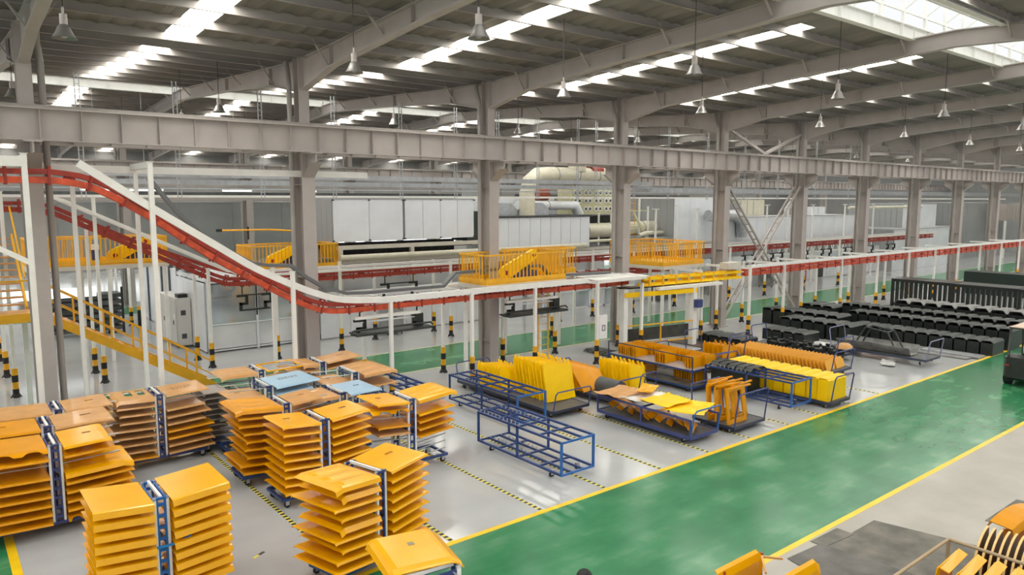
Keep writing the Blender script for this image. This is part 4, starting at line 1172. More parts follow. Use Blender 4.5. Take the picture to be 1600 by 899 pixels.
# F
_, zs = trolley(1.69, 16.83, 0, 'violet-blue trolley with scalloped yellow panel on top at the left picture edge', half=.42, wing=1.15, blue=VIOLET, tilt=0.04)
load(1.69, 16.83, 0, zs, -1, [('notched', Q, 1.1), ('hood', Q, 1.2), None, ('hood', Q, 1.15), ('hood', Q, .9), ('slot', Q, 1.15), ('hood', Q, 1.2), ('hood', Q, .9), ('slot', Q, 1.25)], 'left wing of the violet trolley', 1.35, 1.0, .04)
load(1.69, 16.83, 0, zs, 1, [('slot', P, .8), ('hood', Q, .85), None, ('ribbed', P, 1.15), ('hood', Q, 1.15), ('hood', Q, 1.15), ('slot', Q, 1.15), ('hood', Q, 1.15), ('notched', Q, .6)], 'right wing of the violet trolley', 1.3, 1.05, .04)
# F2, F3
_, zs = trolley(1.74, 18.3, 0, 'violet trolley with a slotted orange panel each side, second back at the left edge', half=.42, wing=1.1, blue=VIOLET, tilt=.035)
load(1.74, 18.3, 0, zs, -1, [('slot', Q), ('hood', Q), None, ('hood', T)], 'left wing of the second violet trolley', 1.2, 1.1, .04)
load(1.74, 18.3, 0, zs, 1, [('slot', T), None, ('slot', T), None, ('slot', Q)], 'right wing of the second violet trolley', 1.2, 1.1, .06)
_, zs = trolley(2.1, 19.6, 0, 'violet trolley with tan primer panels, farthest back at the left edge', half=.42, wing=1.1, blue=VIOLET, tilt=.035)
load(2.1, 19.6, 0, zs, -1, [('hood', T), ('notched', T), None, ('hood', T)], 'left wing of the farthest left-edge trolley', 1.15, 1.05, .02)
load(2.1, 19.6, 0, zs, 1, [('slot', T), ('hood', T), ('hood', T)], 'right wing of the farthest left-edge trolley', 1.15, .95, .02)
# G
_, zs = trolley(4.23, 19.58, 0, 'violet trolley of tan twin-window panels standing alone left of the tape line', half=.42, wing=1.05, blue=VIOLET, tilt=0.045)
load(4.23, 19.58, 0, zs, -1, [('windows', T, .85), ('hood', T, .85), ('hood', T, .8), ('hood', T, .8), ('hood', T), ('hood', T), ('hood', T, .95), ('hood', T), ('hood', Q, .95)], 'left wing of the lone tan trolley', 1.2, 1.0, .03)
print_on(load(4.23, 19.58, 0, zs, 1, [('hood', T), None, ('hood', T, .9), ('slot', T, 1.05), ('hood', T, .9), ('hood', Q, 1.1), ('hood', Q, 1.05), ('slot', T, 1.1), ('hood', T, 1.1)], 'right wing of the lone tan trolley', 1.1, 1.0, .06)[0], .25, .15, 4, 5)
# H (pale blue) and racks behind
_, zs = trolley(6.62, 18.75, .02, 'blue trolley with pale blue panels on its right wing', half=.45, wing=1.0, tilt=0.05)
print_on(load(6.62, 18.75, .02, zs, 1, [('hood', LBLUE, .95), ('hood', LBLUE, .8), None, ('slot', T)], 'right wing of the trolley with blue panels', 1.3, 1.25, .06)[0], .35, .2, 3, 6)
load(6.62, 18.75, .02, zs, -1, [None, ('slot', T), None, ('hood', T)], 'left wing of the trolley with blue panels', 1.1, .85, .03)
_, zs = trolley(7.95, 17.25, .02, 'blue trolley mostly hidden between the even trolley and the pale blue panels', half=.45, wing=.75, H=1.7, tilt=0.02)
load(7.95, 17.25, .02, zs, 1, [('slot', LBLUE, 1.0)], 'right wing of the half-hidden middle trolley', 1.25, .9, .02)
load(7.95, 17.25, .02, zs, -1, [('ribbed', T), None, ('slot', T)], 'left wing of the half-hidden middle trolley', 1.1, .75, .02)
_, zs = trolley(9.05, 18.75, 0, 'blue and white trolley with one broad tan panel and bare arms at the back', half=.45, wing=.95, tilt=0.03)
load(9.05, 18.75, 0, zs, 1, [('ribbed', T), None, ('slot', T)], 'right wing of the back bare-armed trolley', 1.5, 1.05, .03)
load(9.05, 18.75, 0, zs, -1, [None, ('slot', T), None, ('hood', T)], 'left wing of the back bare-armed trolley', 1.2, .75, .03)
_, zs = trolley(8.9, 20.5, 0, 'farthest blue trolley of tan panels before the rear green aisle', half=.4, wing=1.0)
load(8.9, 20.5, 0, zs, 1, [('slot', T), ('hood', T)], 'right wing of the farthest blue trolley', 1.0, 1.1, .04)
load(8.9, 20.5, 0, zs, -1, [('ribbed', T, .55), ('hood', T), ('slot', T)], 'left wing of the farthest blue trolley', 1.1, .9, .04)
_, zs = trolley(7.12, 20.6, 0, 'blue trolley with an open yellow frame panel, behind the pale blue panels', half=.4, wing=.9, tilt=0.02)
load(7.12, 20.6, 0, zs, 1, [('frame', P), None, ('hood', T)], 'right wing of the trolley with open frame', 1.1, 1.1, .02)
load(7.12, 20.6, 0, zs, -1, [('ribbed', T)], 'left wing of the trolley with open frame', 1.1, 1.0, .02)
# grey curved frames in a column at the left of that group
t = thing('frame_trolley', 'blue-footed trolley stacked with rounded grey frames beside the ribbed-panel trolley', 'trolley', (5.78, 19.95, 0))
MB().box(-.5, .6, -.6, .6, .17, .23).build('base_frame', BLUE, t)
for sx in (-.4, .5):
    for sy in (-.5, .5): place('caster', CACHE['caster'], t, (sx, sy, 0))
for x in (-.45, .55):
    MB().box(x - .02, x + .02, .55, .59, .2, 1.5).build('upright', BLUE, t)
for k in range(9):
    def fr(b):
        pts = [(-.45, -.6, .1), (-.45, -.5, .12), (-.45, .4, .12), (.45, .4, .12), (.45, -.5, .12), (.45, -.6, .1), (.45, -.62, 0), (-.45, -.62, 0), (-.45, -.6, .1)]
        b.tube(pts, .03, 6)
        b.sheet([[(-.44, -.5, .12), (-.44, .4, .12)], [(-.2, -.5, .12), (-.2, .4, .12)], [.0 and 0 or (.2, -.5, .12), (.2, .4, .12)]], .02)
    o = place('curved_bracket', cached('curved_frame', fr, mat('grey_primer', (.33, .29, .25), .45)), None, (5.78, 19.95, .27 + k * .142))
    tag(o, 'rounded grey frame in the narrow stack by the ribbed-panel trolley, %s from below' % ORD[k], 'frame', 'rounded grey frames in one stack')
# nearest bottom panel and trolley I
_, zs = trolley(4.72, 7.68, R(84), 'blue trolley at the very bottom centre-left, topped by one broad glossy panel', half=.42, wing=.85, levels=2)
o = bpy.data.objects.new('cover_plate', cached('near_panel', lambda b: b.sheet([[(x, y, zz - (abs(y) > .48) * .03) for y in (-.56, -.5, -.44, 0, .44, .5, .54)] for x, zz in ((-.5, -.12), (-.47, -.05), (-.42, -.01), (-.35, 0), (0, 0), (.34, 0), (.40, -.015), (.52, -.10))], .012), PANEL)); COL.objects.link(o)
o.location = (4.83, 8.2, 1.86); o.rotation_euler = (0, 0, R(-12))
tag(o, 'broad glossy yellow panel with folded side, lying on the bottom-centre trolley', 'panel')
MB().box(-.045, .045, -.045, .045, 0.0, .004).build('label_plate', mat('grey_label', (.3, .25, .15), .6), o, (.02, .12, .0))

# ================================================================== empty blue racks
def blue_rack(x0, x1, y0, y1, label, H=.97, mt=BLUE, studs=True, zb=.15, near=True):
    r = thing('stud_rack', label, 'rack', ((x0 + x1) / 2, (y0 + y1) / 2, 0), 0, 'long blue stud racks')
    w, d = (x1 - x0) / 2, (y1 - y0) / 2
    for yy in (-d, 0, d):
        for xx in (-w, w):
            MB().box(xx - .025, xx + .025, yy - .025, yy + .025, zb, H).build('upright', BRIGHTB if yy < 0 and near else BLUE, r)
    for z in (zb, H - .05):
        for xx in (-w, w): MB().box(xx - .025, xx + .025, -d, d, z, z + .05).build('long_rail', mt, r)
        for xx in (-w * .35, w * .35): MB().box(xx - .02, xx + .02, -d, d, z, z + .05).build('inner_rail', mt, r)
        for yy in (-d, -d * .5, 0, d * .5, d): MB().box(-w, w, yy - .022, yy + .022, z, z + .045).build('cross_bar', BRIGHTB if yy == -d and near else BLUE, r)
    if studs:
        n = int(d * 2 * .55 / .16)
        for z in (zb + .05, H):
            for xx in (-w * .35, w * .35) if z < .5 else (-w, w * .35):
                for k in range(n):
                    place('stud', cached('stud', lambda b: b.cyl((0, 0, 0), (0, -.02, .07), .014, 6), GALV), r, (xx, d - .1 - k * .16, z))
    for sx in (-1, 1):
        for sy in (-1, 1): place('caster', CACHE['caster'], r, (sx * (w - .1), sy * (d - .45), -.015))
    return r
blue_rack(11.12, 12.15, 12.1, 15.35, 'empty blue stud rack standing alone on the open grey floor')
blue_rack(12.85, 13.9, 15.85, 19.3, 'empty blue stud rack behind the lone one, beside the dark grey cart')
blue_rack(10.75, 11.6, 18.3, 21.5, 'dark blue empty rack behind the half-empty trolley near the white posts')
blue_rack(20.5, 21.6, 11.9, 15.1, 'blue stud rack beside the long row of bright yellow covers', H=.95)

# ================================================================== carts
def hoopb(b, w, h, mt=None, lean=0):
    b.tube([(-w, 0, 0), (-w, lean * .9, h - .08), (-w + .08, lean, h), (w - .08, lean, h), (w, lean * .9, h - .08), (w, 0, 0)], .022, 8)
DARKF = mat('dark_navy_frame', (.03, .04, .075), .5, var=.2)
def cart(x0, x1, y0, y1, label, z=.24, h=.6, near=True, far=True, mt=VIOLET, deck=DGREY, group='flat load carts', lean=.12):
    c = thing('load_cart', label, 'cart', ((x0 + x1) / 2, (y0 + y1) / 2, 0), 0, group)
    w, d = (x1 - x0) / 2, (y1 - y0) / 2
    MB().box(-w, w, -d, d, z - .03, z).build('deck', deck, c)
    b = MB()
    for xx in (-w, w): b.box(xx - .02, xx + .02, -d, d, z - .07, z + .01)
    for yy in (-d, d): b.box(-w, w, yy - .02, yy + .02, z - .07, z + .01)
    b.build('edge_frame', DARKF, c)
    for sx in (-1, 1):
        for sy in (-1, 1): place('caster', CACHE['caster'], c, (sx * (w - .12), sy * (d - .25), z - .24))
    if near:
        b = MB(); hoopb(b, w - .02, h, lean=-lean); b.build('handle_hoop', mt, c, (0, -d, z))
    if far:
        b = MB(); hoopb(b, w - .02, h, lean=lean); b.build('handle_hoop', mt, c, (0, d, z))
    return c
def plates(n, x, y, dy, w, h, t, mt, zc, lean, label_fn, name='curved_plate', bulge=.08, rz=0, group=None, dz=0):
    """upright plates, stood one behind another along y"""
    def fn(b):
        G = []
        for k in range(7):
            u = k / 6
            G.append([(-w / 2 + w * u, -bulge * math.sin(math.pi * u) * (1 - .3 * (v)), h * v - (.12 * h * u if v > .9 else 0)) for v in (0, .12, .5, .85, 1.0)])
        b.sheet([list(r) for r in G], t)
        b.bar((w / 2 - .04, 0, h - .18), (w / 2 - .1, .05, h + .02), .03, .07)
        b.bar((-w / 2 + .03, 0, h - .03), (-w / 2 + .1, .02, h + .05), .03, .07)
        b.sheet([[(-w / 2, -.0, 0), (-w / 2, 0, h * .95)], [(-w / 2 - .01, .05, 0.02), (-w / 2 - .01, .05, h * .93)]], t * .6)
    me = cached((name, w, h, mt.name, bulge), fn, mt)
    for k in range(n):
        o = place(name, me, None, (x + .025 * (k % 2), y + k * dy, zc + k * dz), (lean, 0, rz + random.uniform(-.03, .03)))
        tag(o, label_fn(k), 'plate', group)
# grey cart with two stacks of bright yellow plates
cart(14.25, 15.75, 15.9, 20.9, 'dark grey flat cart carrying two stacks of upright bright yellow plates', .24, .6)
plates(8, 14.95, 18.55, .18, 1.0, .75, .02, LEMON, .26, -.25, lambda k: 'bright yellow upright plate, low stack on dark grey cart, %s from front' % ORD[k], group='low stack of bright plates')
plates(9, 15.35, 16.7, .18, 1.15, 1.2, .02, LEMON, .26, -.22, lambda k: 'tall bright yellow plate leaning on the dark grey cart, %s from the front' % ORD[k], group='tall stack of bright plates', name='tall_plate')
# cart with rolled dark mat and brown curved plates
cart(16.6, 17.9, 15.6, 18.9, 'grey cart with leaning orange plates, right of the tall yellow stack', .24, .65)
plates(9, 17.1, 16.9, .16, 1.15, .85, .015, PANEL2, .26, -.75, lambda k: 'orange plate lying back on the cart right of the tall stack, %s from the front' % ORD[k], group='reclined orange plates', name='reclined_plate')
b = MB(); b.tube([(0, 0, .0), (0, .9, .0)], .28, 14); tag(b.build('rolled_mat', DGREY, None, (16.9, 15.65, .53)), 'rolled dark rubber mat on the near end of the orange plate cart', 'mat')
# yellow box-shaped covers on a third cart
cart(18.0, 18.85, 15.9, 18.2, 'narrow cart with boxy yellow covers before the two-tier shelf cart', .24, .6, far=False)
plates(8, 18.4, 16.2, .2, .75, .8, .02, LEMON, .26, -.15, lambda k: 'boxy yellow cover on the narrow cart, %s from the front' % ORD[k], group='boxy covers on the narrow cart', name='boxy_cover', bulge=.18)
# two tier cart with small upright plates
c = thing('shelf_cart', 'two-tier blue shelf cart filled with small upright orange plates', 'cart', (20.7, 17.2, 0))
w, d = .72, 1.95
for z in (.17, .74):
    MB().box(-w, w, -d, d, z, z + .03).build('shelf', MGREY if z < .5 else GALV, c)
    b = MB()
    for xx in (-w, w): b.box(xx - .02, xx + .02, -d, d, z - .03, z + .03)
    for yy in (-d, d): b.box(-w, w, yy - .02, yy + .02, z - .03, z + .03)
    b.build('shelf_edge', BLUE, c)
for xx in (-w, w):
    for yy in (-d, d): MB().box(xx - .022, xx + .022, yy - .022, yy + .022, .15, .8).build('upright', BLUE, c)
for sx in (-1, 1):
    for sy in (-1, 1): place('caster', CACHE['caster'], c, (sx * (w - .1), sy * (d - .3), 0))
for z in (.42, 1.22):
    b = MB(); b.cyl((-w, -d, z), (-w, d, z), .02, 8)
    b.box(-w - .015, -w + .015, -d - .015, -d + .015, .74 if z > 1 else .2, z); b.box(-w - .015, -w + .015, d - .015, d + .015, .74 if z > 1 else .2, z)
    b.build('stud_bar', DARKF, c)
def small_plate(b):
    b.prism([(-.3, 0), (.3, 0), (.3, .33), (.22, .38), (-.22, .38), (-.3, .33)], -.012, .012, 'y')
    b.box(-.3, -.28, -.05, .012, 0, .32); b.box(.28, .3, -.05, .012, 0, .32)
me = cached('small_plate', small_plate, PANEL2)
cnt = 0
for (z, y0, n, xx, row) in ((.77, 15.5, 4, 20.5, 'upper shelf near end'), (.77, 16.6, 5, 20.35, 'upper shelf middle'), (.77, 17.95, 9, 20.35, 'upper shelf far end'), (.77, 15.4, 22, 21.05, 'upper back row'), (.20, 15.5, 10, 20.7, 'lower shelf near half'), (.20, 17.6, 10, 20.5, 'lower shelf far half')):
    for k in range(n):
        sp = .105 if n < 20 else .16
        o = place('small_plate', me, None, (xx + .1, y0 + k * sp, z + .004), (-.08, 0, random.uniform(-.03, .03)))
        tag(o, 'small orange plate on the two-tier cart, %s, %s from front' % (row, ORD[k]), 'plate', 'small plates on the two-tier cart')
# cart of loose flat sheets
c = thing('sheet_cart', 'blue two-level cart with crumpled yellow sheets on top, beside the yellow line', 'cart', (16.15, 13.6, 0))
w, d = .6, 1.72
MB().box(-w, w, -d, d, .18, .22).build('deck', DGREY, c)
b = MB()
for xx in (-w, w): b.box(xx - .025, xx + .025, -d, d, .15, .24); b.box(xx - .02, xx + .02, -d, d, .66, .71)
for yy in (-d, d): b.box(-w, w, yy - .025, yy + .025, .15, .24)
b.box(-w, w, -.02, .02, .66, .71); b.build('frame', VIOLET, c)
for xx in (-w, w):
    for yy in (-d, 0, d): MB().box(xx - .022, xx + .022, yy - .022, yy + .022, .2, .7).build('upright', VIOLET, c)
for sx in (-1, 1):
    for sy in (-1, 1): place('caster', CACHE['caster'], c, (sx * (w - .1), sy * (d - .3), 0))
b = MB(); hoopb(b, w - .02, .75, lean=-.12); b.build('handle_hoop', BRIGHTB, c, (0, -d, .2))
def rsheet(seed, L, Wd, mt, loc, rz, label, zoff=0):
    rnd = random.Random(seed); n = 5
    G = [[(-L / 2 + L * i / n + rnd.uniform(-.05, .05), -Wd / 2 + Wd * j / n + rnd.uniform(-.04, .04), rnd.uniform(0, .045) + (.05 if i in (0, n) else 0)) for j in range(n + 1)] for i in range(n + 1)]
    o = MB().sheet(G, .01).build('loose_sheet', mt, None, loc, (0, 0, rz)); tag(o, label, 'sheet')
rsheet(1, 1.3, 1.1, LEMON, (16.25, 12.55, .74), .35, 'bright yellow bent sheet at the near end of the blue two-level cart')
rsheet(2, 1.2, 1.0, LEMON, (16.2, 13.3, .80), -.1, 'yellow creased sheet in the middle of the two-level cart top')
rsheet(3, 1.2, .9, TARP, (16.15, 14.05, .75), .2, 'clear plastic film crumpled among the yellow sheets')
rsheet(4, 1.3, 1.0, TAN, (15.95, 14.85, .77), .1, 'tan slotted sheet at the far end of the two-level cart top')
rsheet(5, 1.0, .5, PANEL, (16.6, 14.3, .86), .5, 'curved yellow offcut sticking up on the two-level cart')
for k in range(12):
    def slat(b): b.sheet([[(-.5 + i * .2, -.09, .05 * math.sin(i)), (-.5 + i * .2, .09, .05 * math.sin(i) + .05)] for i in range(6)], .012)
    o = place('bent_strip', cached('bent_strip', slat, PANEL2), None, (16.2, 12.3 + k * .25, .30 + (k % 3) * .045), (.3, 0, .5 + .3 * math.sin(k)))
    tag(o, 'bent orange strip on the lower deck of the sheet cart, %s from the front' % ORD[k], 'strip', 'bent strips on the sheet cart')
# open frames cart
cart(17.25, 18.75, 11.7, 13.1, 'blue cart of upright open yellow frames at the edge of the yellow line', .2, .95)
def oframe(b):
    for (p, q) in (((-.4, 0, 0), (-.33, 0, .98)), ((.4, 0, 0), (.33, 0, .98)), ((-.36, 0, .96), (.36, 0, .96)), ((-.42, 0, .05), (.42, 0, .05))):
        b.bar(p, q, .12, .05, up=(0, 1, 0))
    b.bar((-.3, 0, .96), (.4, -.25, 1.05), .07, .04)
for k in range(6):
    o = place('open_bracket', cached('open_frame', oframe, PANEL if k % 2 else PANEL2), None, (17.75 + (k % 2) * .4, 11.95 + k * .18, .215), (-.12, 0, .15 * math.sin(k * 2)))
    tag(o, 'upright open yellow frame on the blue cart by the line, %s from the front' % ORD[k], 'frame', 'open frames on the blue cart')
# long row of bright covers
cart(21.75, 22.95, 11.3, 15.4, 'cart under the long row of bright yellow boxy covers', .2, .85)
def cover(b):
    w, h, d = .56, .72, .34
    b.sheet([[(x, y, z) for (y, z) in ((-d / 2 - .02, .0), (-d / 2, h * .9), (-d / 2 + .06, h), (d / 2 - .05, h), (d / 2, h * .92))] for x in (-w, -w * .3, -w * .28, w * .28, w * .3, w)], .015)
    b.sheet([[(-w, -d / 2, 0), (-w, -d / 2, h * .93)], [(-w, d / 2, 0), (-w, d / 2, h * .93)]], .015)
    b.box(-w, -w + .02, -d / 2, d / 2, 0, h * .95)
for k in range(10):
    o = place('boxy_cover', cached('cover', cover, LEMON), None, (22.35, 11.6 + k * .385, .215 + .0), (0, 0, .03 * math.sin(k)))
    tag(o, 'bright boxy cover in the long row behind the blue rack, %s from the line' % ORD[k], 'cover', 'bright boxy covers in a long row')
# orange comb row
cart(25.5, 27.0, 13.3, 17.6, 'long low cart of tightly packed orange fins beyond the bright covers', .25, .75)
for r_, (xx, nn) in enumerate(((25.9, 26), (26.6, 26))):
    for k in range(nn):
        def fin(b): b.prism([(-.32, 0), (.32, 0), (.36, .28), (.2, .42), (-.3, .36)], -.012, .012, 'y')
        o = place('fin_plate', cached('fin', fin, mat('orange_plate', (.82, .40, .03), .4)), None, (xx, 13.5 + k * .155, .26), (-.35, 0, .05))
        tag(o, 'orange fin plate, %s row of the low cart, %s from the front' % (['outer', 'inner'][r_], ORD[k]), 'plate', 'orange fin plates on the low cart')
# small orange stack behind
cart(24.3, 25.4, 16.9, 18.9, 'dark cart with a short stack of orange box plates and a raised blue handle', .25, .9)
plates(5, 24.9, 17.2, .22, .9, .5, .02, PANEL2, .27, -.1, lambda k: 'orange box plate on the dark cart with raised handle, %s from the front' % ORD[k], name='box_plate', bulge=.15, group='orange box plates on the dark cart')
cart(22.8, 23.8, 16.6, 19.3, 'dark cart with long yellow beam plate and plastic wrap', .25, .5)
tag(MB().box(-.3, .3, -1.0, .6, 0, .32).build('long_cover', PANEL, None, (23.2, 18.0, .26)), 'long yellow cover lying beside black sheets behind the two-tier cart', 'cover')
rsheet(21, .5, .4, TARP, (23.2, 16.85, .27), 0, 'bit of white plastic wrap at the end of the long yellow cover')
# black sheets on the dark racks
def bent(b):
    b.sheet([[(-.46, y, .0 + .03 * (i % 2)), (-.3, y, .1), (.3, y, .1), (.46, y, .0)] for i, y in enumerate([-.13, 0, .13])], .02)
for r_, (x, y0, n, z, s_) in enumerate(((21.05, 13.55, 5, .955, .33), (23.4, 13.9, 0, .26, .3), (21.7, 17.4, 9, .02, .33), (22.4, 19.7, 10, .02, .3))):
    for k in range(n):
        o = place('black_sheet', cached('bent', bent, BLACK2 if r_ == 2 else BLACK), None, (x, y0 + k * s_, z), (0, 0, .03 * math.sin(k)))
        tag(o, 'bent black sheet %s, %s from front' % (['on top of the blue rack by the bright covers', '', 'on the floor behind the two-tier cart', 'on the floor near the lift station'][r_], ORD[k]), 'sheet', 'bent black sheets')
tag(MB().box(-.45, .45, -.65, .65, 0, .66).build('black_crate', BLACK, None, (21.05, 14.3, .203)), 'black load block filling the far half of the blue rack by the bright covers', 'load')
# ================================================================== black goods area
def slab_row(x, y0, n, pitch, L, h, z, label, mt_top=BLACK2, mt=BLACK, lean=0):
    def blk(b):
        b.m = 0; b.box(-L / 2, L / 2, -pitch * .44, pitch * .44, 0, h * .86)
        b.m = 1
        b.sheet([[(-L / 2, yy, h * (.86 + zz)) , (L / 2, yy, h * (.86 + zz * .8))] for yy, zz in ((pitch * .45, 0), (pitch * .36, .12), (-pitch * .25, .14), (-pitch * .45, .0))][::-1], .02)
    me = cached(('slab', L, h, pitch, mt_top.name), blk, [mt, mt_top])
    for k in range(n):
        o = place('black_box_section', me, None, (x + random.uniform(-.04, .04), y0 + k * pitch, z), (0, 0, random.uniform(-.02, .02)))
        tag(o, 'black section, %s, %s from near end' % (label, ORD[k]), 'steel part', 'black box sections in long rows')
slab_row(35.3, 11.35, 12, .52, 1.3, .62, 0, 'front long row beside the forklift')
slab_row(37.1, 11.3, 14, .52, 1.2, .95, 0, 'second long row beside the forklift')
slab_row(38.9, 11.5, 16, .52, 1.2, 1.05, 0, 'third long row beside the forklift')
slab_row(41.0, 11.3, 9, .75, 1.6, 1.25, 0, 'fourth row of pale-topped sections', MGREY)
slab_row(33.5, 16.6, 6, .6, 1.3, .8, 0, 'left cluster nearest the grey boat-shaped cart')
slab_row(35.5, 18.2, 7, .6, 1.4, .85, 0, 'left cluster farther back near the conveyor posts')
slab_row(38.3, 19.9, 3, .6, 1.6, .9, 0, 'far left cluster under the conveyor')
slab_row(31.4, 17.6, 4, .55, 1.3, .5, 0, 'low cluster behind the orange fins')
slab_row(28.6, 19.0, 4, .6, 1.3, .35, 0, 'lowest cluster left of the orange fins')
# pale flat base boards before the rows
for i, (a, b_, c_, d_) in enumerate(((33.0, 34.4, 11.5, 16.0), (33.5, 34.2, 11.25, 13.5))):
    tag(MB().box(a, b_, c_, d_, .0 + i * .05, .05 + i * .05).build('base_board', MGREY if i == 0 else GALV), ['long dusty grey board on the floor before the black rows', 'shorter pale board on top of the long grey floor board'][i], 'board')
# cage frames: dark comb rack
for i, (y0, y1, x) in enumerate(((17.3, 20.7, 46.6), (13.9, 17.2, 46.4), (11.4, 13.8, 46.2))):
    cg = thing('post_pallet', 'black post rack with vertical bars, %s from the left of the dark comb-like row' % ORD[i], 'rack', (x, y0, 0))
    L = y1 - y0
    MB().box(-.1, 1.6, 0, L, 1.55, 1.72).build('top_frame', BLACK, cg)
    MB().box(-.05, 1.6, 0, L, .1, .25).build('bottom_frame', BLACK, cg)
    MB().box(1.5, 1.6, 0, L, .2, 1.6).build('back_plate', MGREY, cg) if i > 3 else None
    n = int(L / .27)
    for k in range(n + 1): place('bar_post', cached('bar_post', lambda b: b.box(-.09, .09, -.07, .07, .0, 1.6), BLACK), cg, (0, .07 + (L - .14) * k / n, 0))
tag(MB().box(0, 1.6, 0, 9.5, 0, 1.55).build('stacked_block', mat('very_dark_green', (.01, .022, .017), .5), None, (57.2, 11.0, 0)), 'very dark green block of stacked goods behind the comb-like rack', 'stack')
# boat-shaped grey cart load
cart(30.2, 31.5, 11.95, 15.8, 'long flat cart with pale handle and boat-shaped grey trough', .3, .75, mt=mat('lavender_paint', (.22, .22, .36), .4))
b = MB()
b.sheet([[(-.5, y, .35 * (1 if abs(y) < 1.2 else .9)), (-.3, y, .0), (.3, y, 0), (.5, y, .35)] for y in (-1.5, -1.2, 0, 1.2, 1.5)], .02)
tag(b.build('trough', MGREY, None, (30.8, 14.15, .32)), 'boat-shaped grey trough lying on the flat cart with pale handle', 'trough')
b = MB()
for s_ in (-1, 1):
    b.tube([(s_ * .35, -.7, 0), (s_ * .3, -.3, .75), (s_ * .3, .6, .85), (s_ * .35, 1.0, .1)], .035, 8)
b.tube([(-.3, -.3, .75), (.3, -.3, .75)], .03, 8); b.tube([(-.3, .6, .85), (.3, .6, .85)], .03, 8)
tag(b.build('cab_cage', BLACK2, None, (30.8, 13.9, .40)), 'black tubular cab frame standing in the grey trough', 'frame')
# small mixed dark parts between
cart(28.3, 29.5, 14.6, 18.4, 'dark cart loaded with small black castings beyond the orange fins', .25, .75, mt=VIOLET)
for k in range(12):
    o = place('casting', cached('casting', lambda b: (b.box(-.2, .2, -.12, .12, 0, .16), b.cyl((-.15, 0, .16), (-.15, 0, .28), .09, 8), b.cyl((.14, 0, .05), (.3, 0, .2), .06, 8)), BLACK), None, (28.65 + (k % 2) * .5, 14.9 + (k // 2) * .55, .26), (0, 0, k * 1.1))
    tag(o, 'small black casting on the dark cart, %s row from the front, %s side' % (ORD[k // 2], ['aisle', 'far'][k % 2]), 'casting', 'small black castings on the cart')
o = MB().lathe([(.0, .22), (.18, .2), (.3, .1), (.33, 0)], 12).build('orange_hood', TAN, None, (28.9, 14.55, .54)); tag(o, 'rounded orange hood resting on the black castings', 'hood')
rsheet(31, 1.2, .5, TARP, (29.8, 13.2, .31 - .3), .4, 'white plastic wrap on the floor beside the boat-shaped trough')
rsheet(32, .9, .6, TARP, (31.4, 16.9, .0), .4, 'white plastic heap behind the boat-shaped trough')
# thin black arcs lying near the lift station and steel floor plate
tag(MB().box(0, 1.6, 0, 5.0, 0, .03).build('floor_plate', mat('brown_steel_plate', (.10, .075, .06), .5), None, (26.6, 16.8, .004)), 'dark brown steel plate on the floor between lift station and black parts', 'plate')
tag(MB().tube([(0, 0, .03), (.3, .2, .06), (.8, .3, .06), (1.3, .2, .03)], .03, 8).build('bent_tube', BLACK, None, (29.7, 20.0, .0)), 'bent black tube lying alone on the floor beside the conveyor post', 'tube')

# ================================================================== forklift
fk = thing('forklift', 'dark grey forklift with pale roof parked on the green aisle', 'forklift', (29.6, 8.55, 0))
FK = mat('forklift_grey', (.06, .065, .06), .5, var=.2); FT = mat('tyre', (.015, .015, .015), .8)
b = MB(); b.prism([(0, .35), (.05, 1.0), (.35, 1.08), (1.0, 1.0), (1.0, .62), (1.9, .62), (1.9, .3), (.2, .25)], -.58, .58, 'y'); b.build('body', FK, fk)
b = MB(); b.prism([(-.08, .3), (-.02, 1.02), (.25, 1.1), (.25, .22), (.05, .22)], -.5, .5, 'y'); b.build('counterweight', BLACK, fk)
for (x, y, r) in ((.35, -.5, .25), (.35, .5, .25), (1.65, -.52, .32), (1.65, .52, .32)):
    wl = MB().cyl((x, y - .11, r), (x, y + .11, r), r, 18).build('wheel', FT, fk); MB().cyl((x, y - .12, r), (x, y + .12, r), r * .5, 12).build('hub', MGREY, wl)
for (x, y, xq) in ((.12, -.5, .25), (.12, .5, .25), (1.75, -.5, 1.45), (1.75, .5, 1.45)): MB().bar((x, y, .95 if x < 1 else .6), (xq, y, 2.02), .07).build('roof_post', FK, fk)
b = MB(); b.box(.15, 1.55, -.55, -.48, 2.0, 2.06); b.box(.15, 1.55, .48, .55, 2.0, 2.06)
for k in range(6): b.box(.2 + k * .25, .26 + k * .25, -.5, .5, 2.0, 2.05)
b.build('roof_guard', FK, fk)
MB().box(.13, 1.56, -.52, .52, 2.06, 2.09).build('roof_cover', mat('faded_peach_cover', (.62, .48, .38), .6), fk)
b = MB(); b.box(.65, 1.1, -.25, .25, 1.0, 1.12); b.box(.58, .7, -.24, .24, 1.1, 1.5); b.build('seat', RUBBER, fk)
b = MB(); b.tube([(1.45 + .0, .18 * math.cos(a), 1.2 + .18 * math.sin(a)) for a in [k * math.pi / 6 for k in range(13)]], .018, 6); b.cyl((1.45, 0, 1.2), (1.65, 0, .8), .025, 8); b.build('steering_wheel', RUBBER, fk)
for y in (-.35, .35): MB().box(1.95, 2.08, y - .05, y + .05, .08, 2.0).build('mast_rail', FK, fk)
b = MB(); b.box(1.95, 2.06, -.4, .4, 1.9, 1.98); b.box(1.95, 2.06, -.4, .4, .9, .98); b.build('mast_cross', FK, fk)
for y in (-.25, .25):
    MB().prism([(2.1, .05), (3.1, .05), (3.1, .07), (2.15, .1), (2.15, .6), (2.1, .6)], y - .06, y + .06, 'y').build('fork', MGREY, fk)
b = MB(); b.box(-.14, -.1, -.5, -.38, .72, .78); b.box(-.14, -.1, .38, .5, .72, .78); b.build('tail_lamp', DRED, fk)
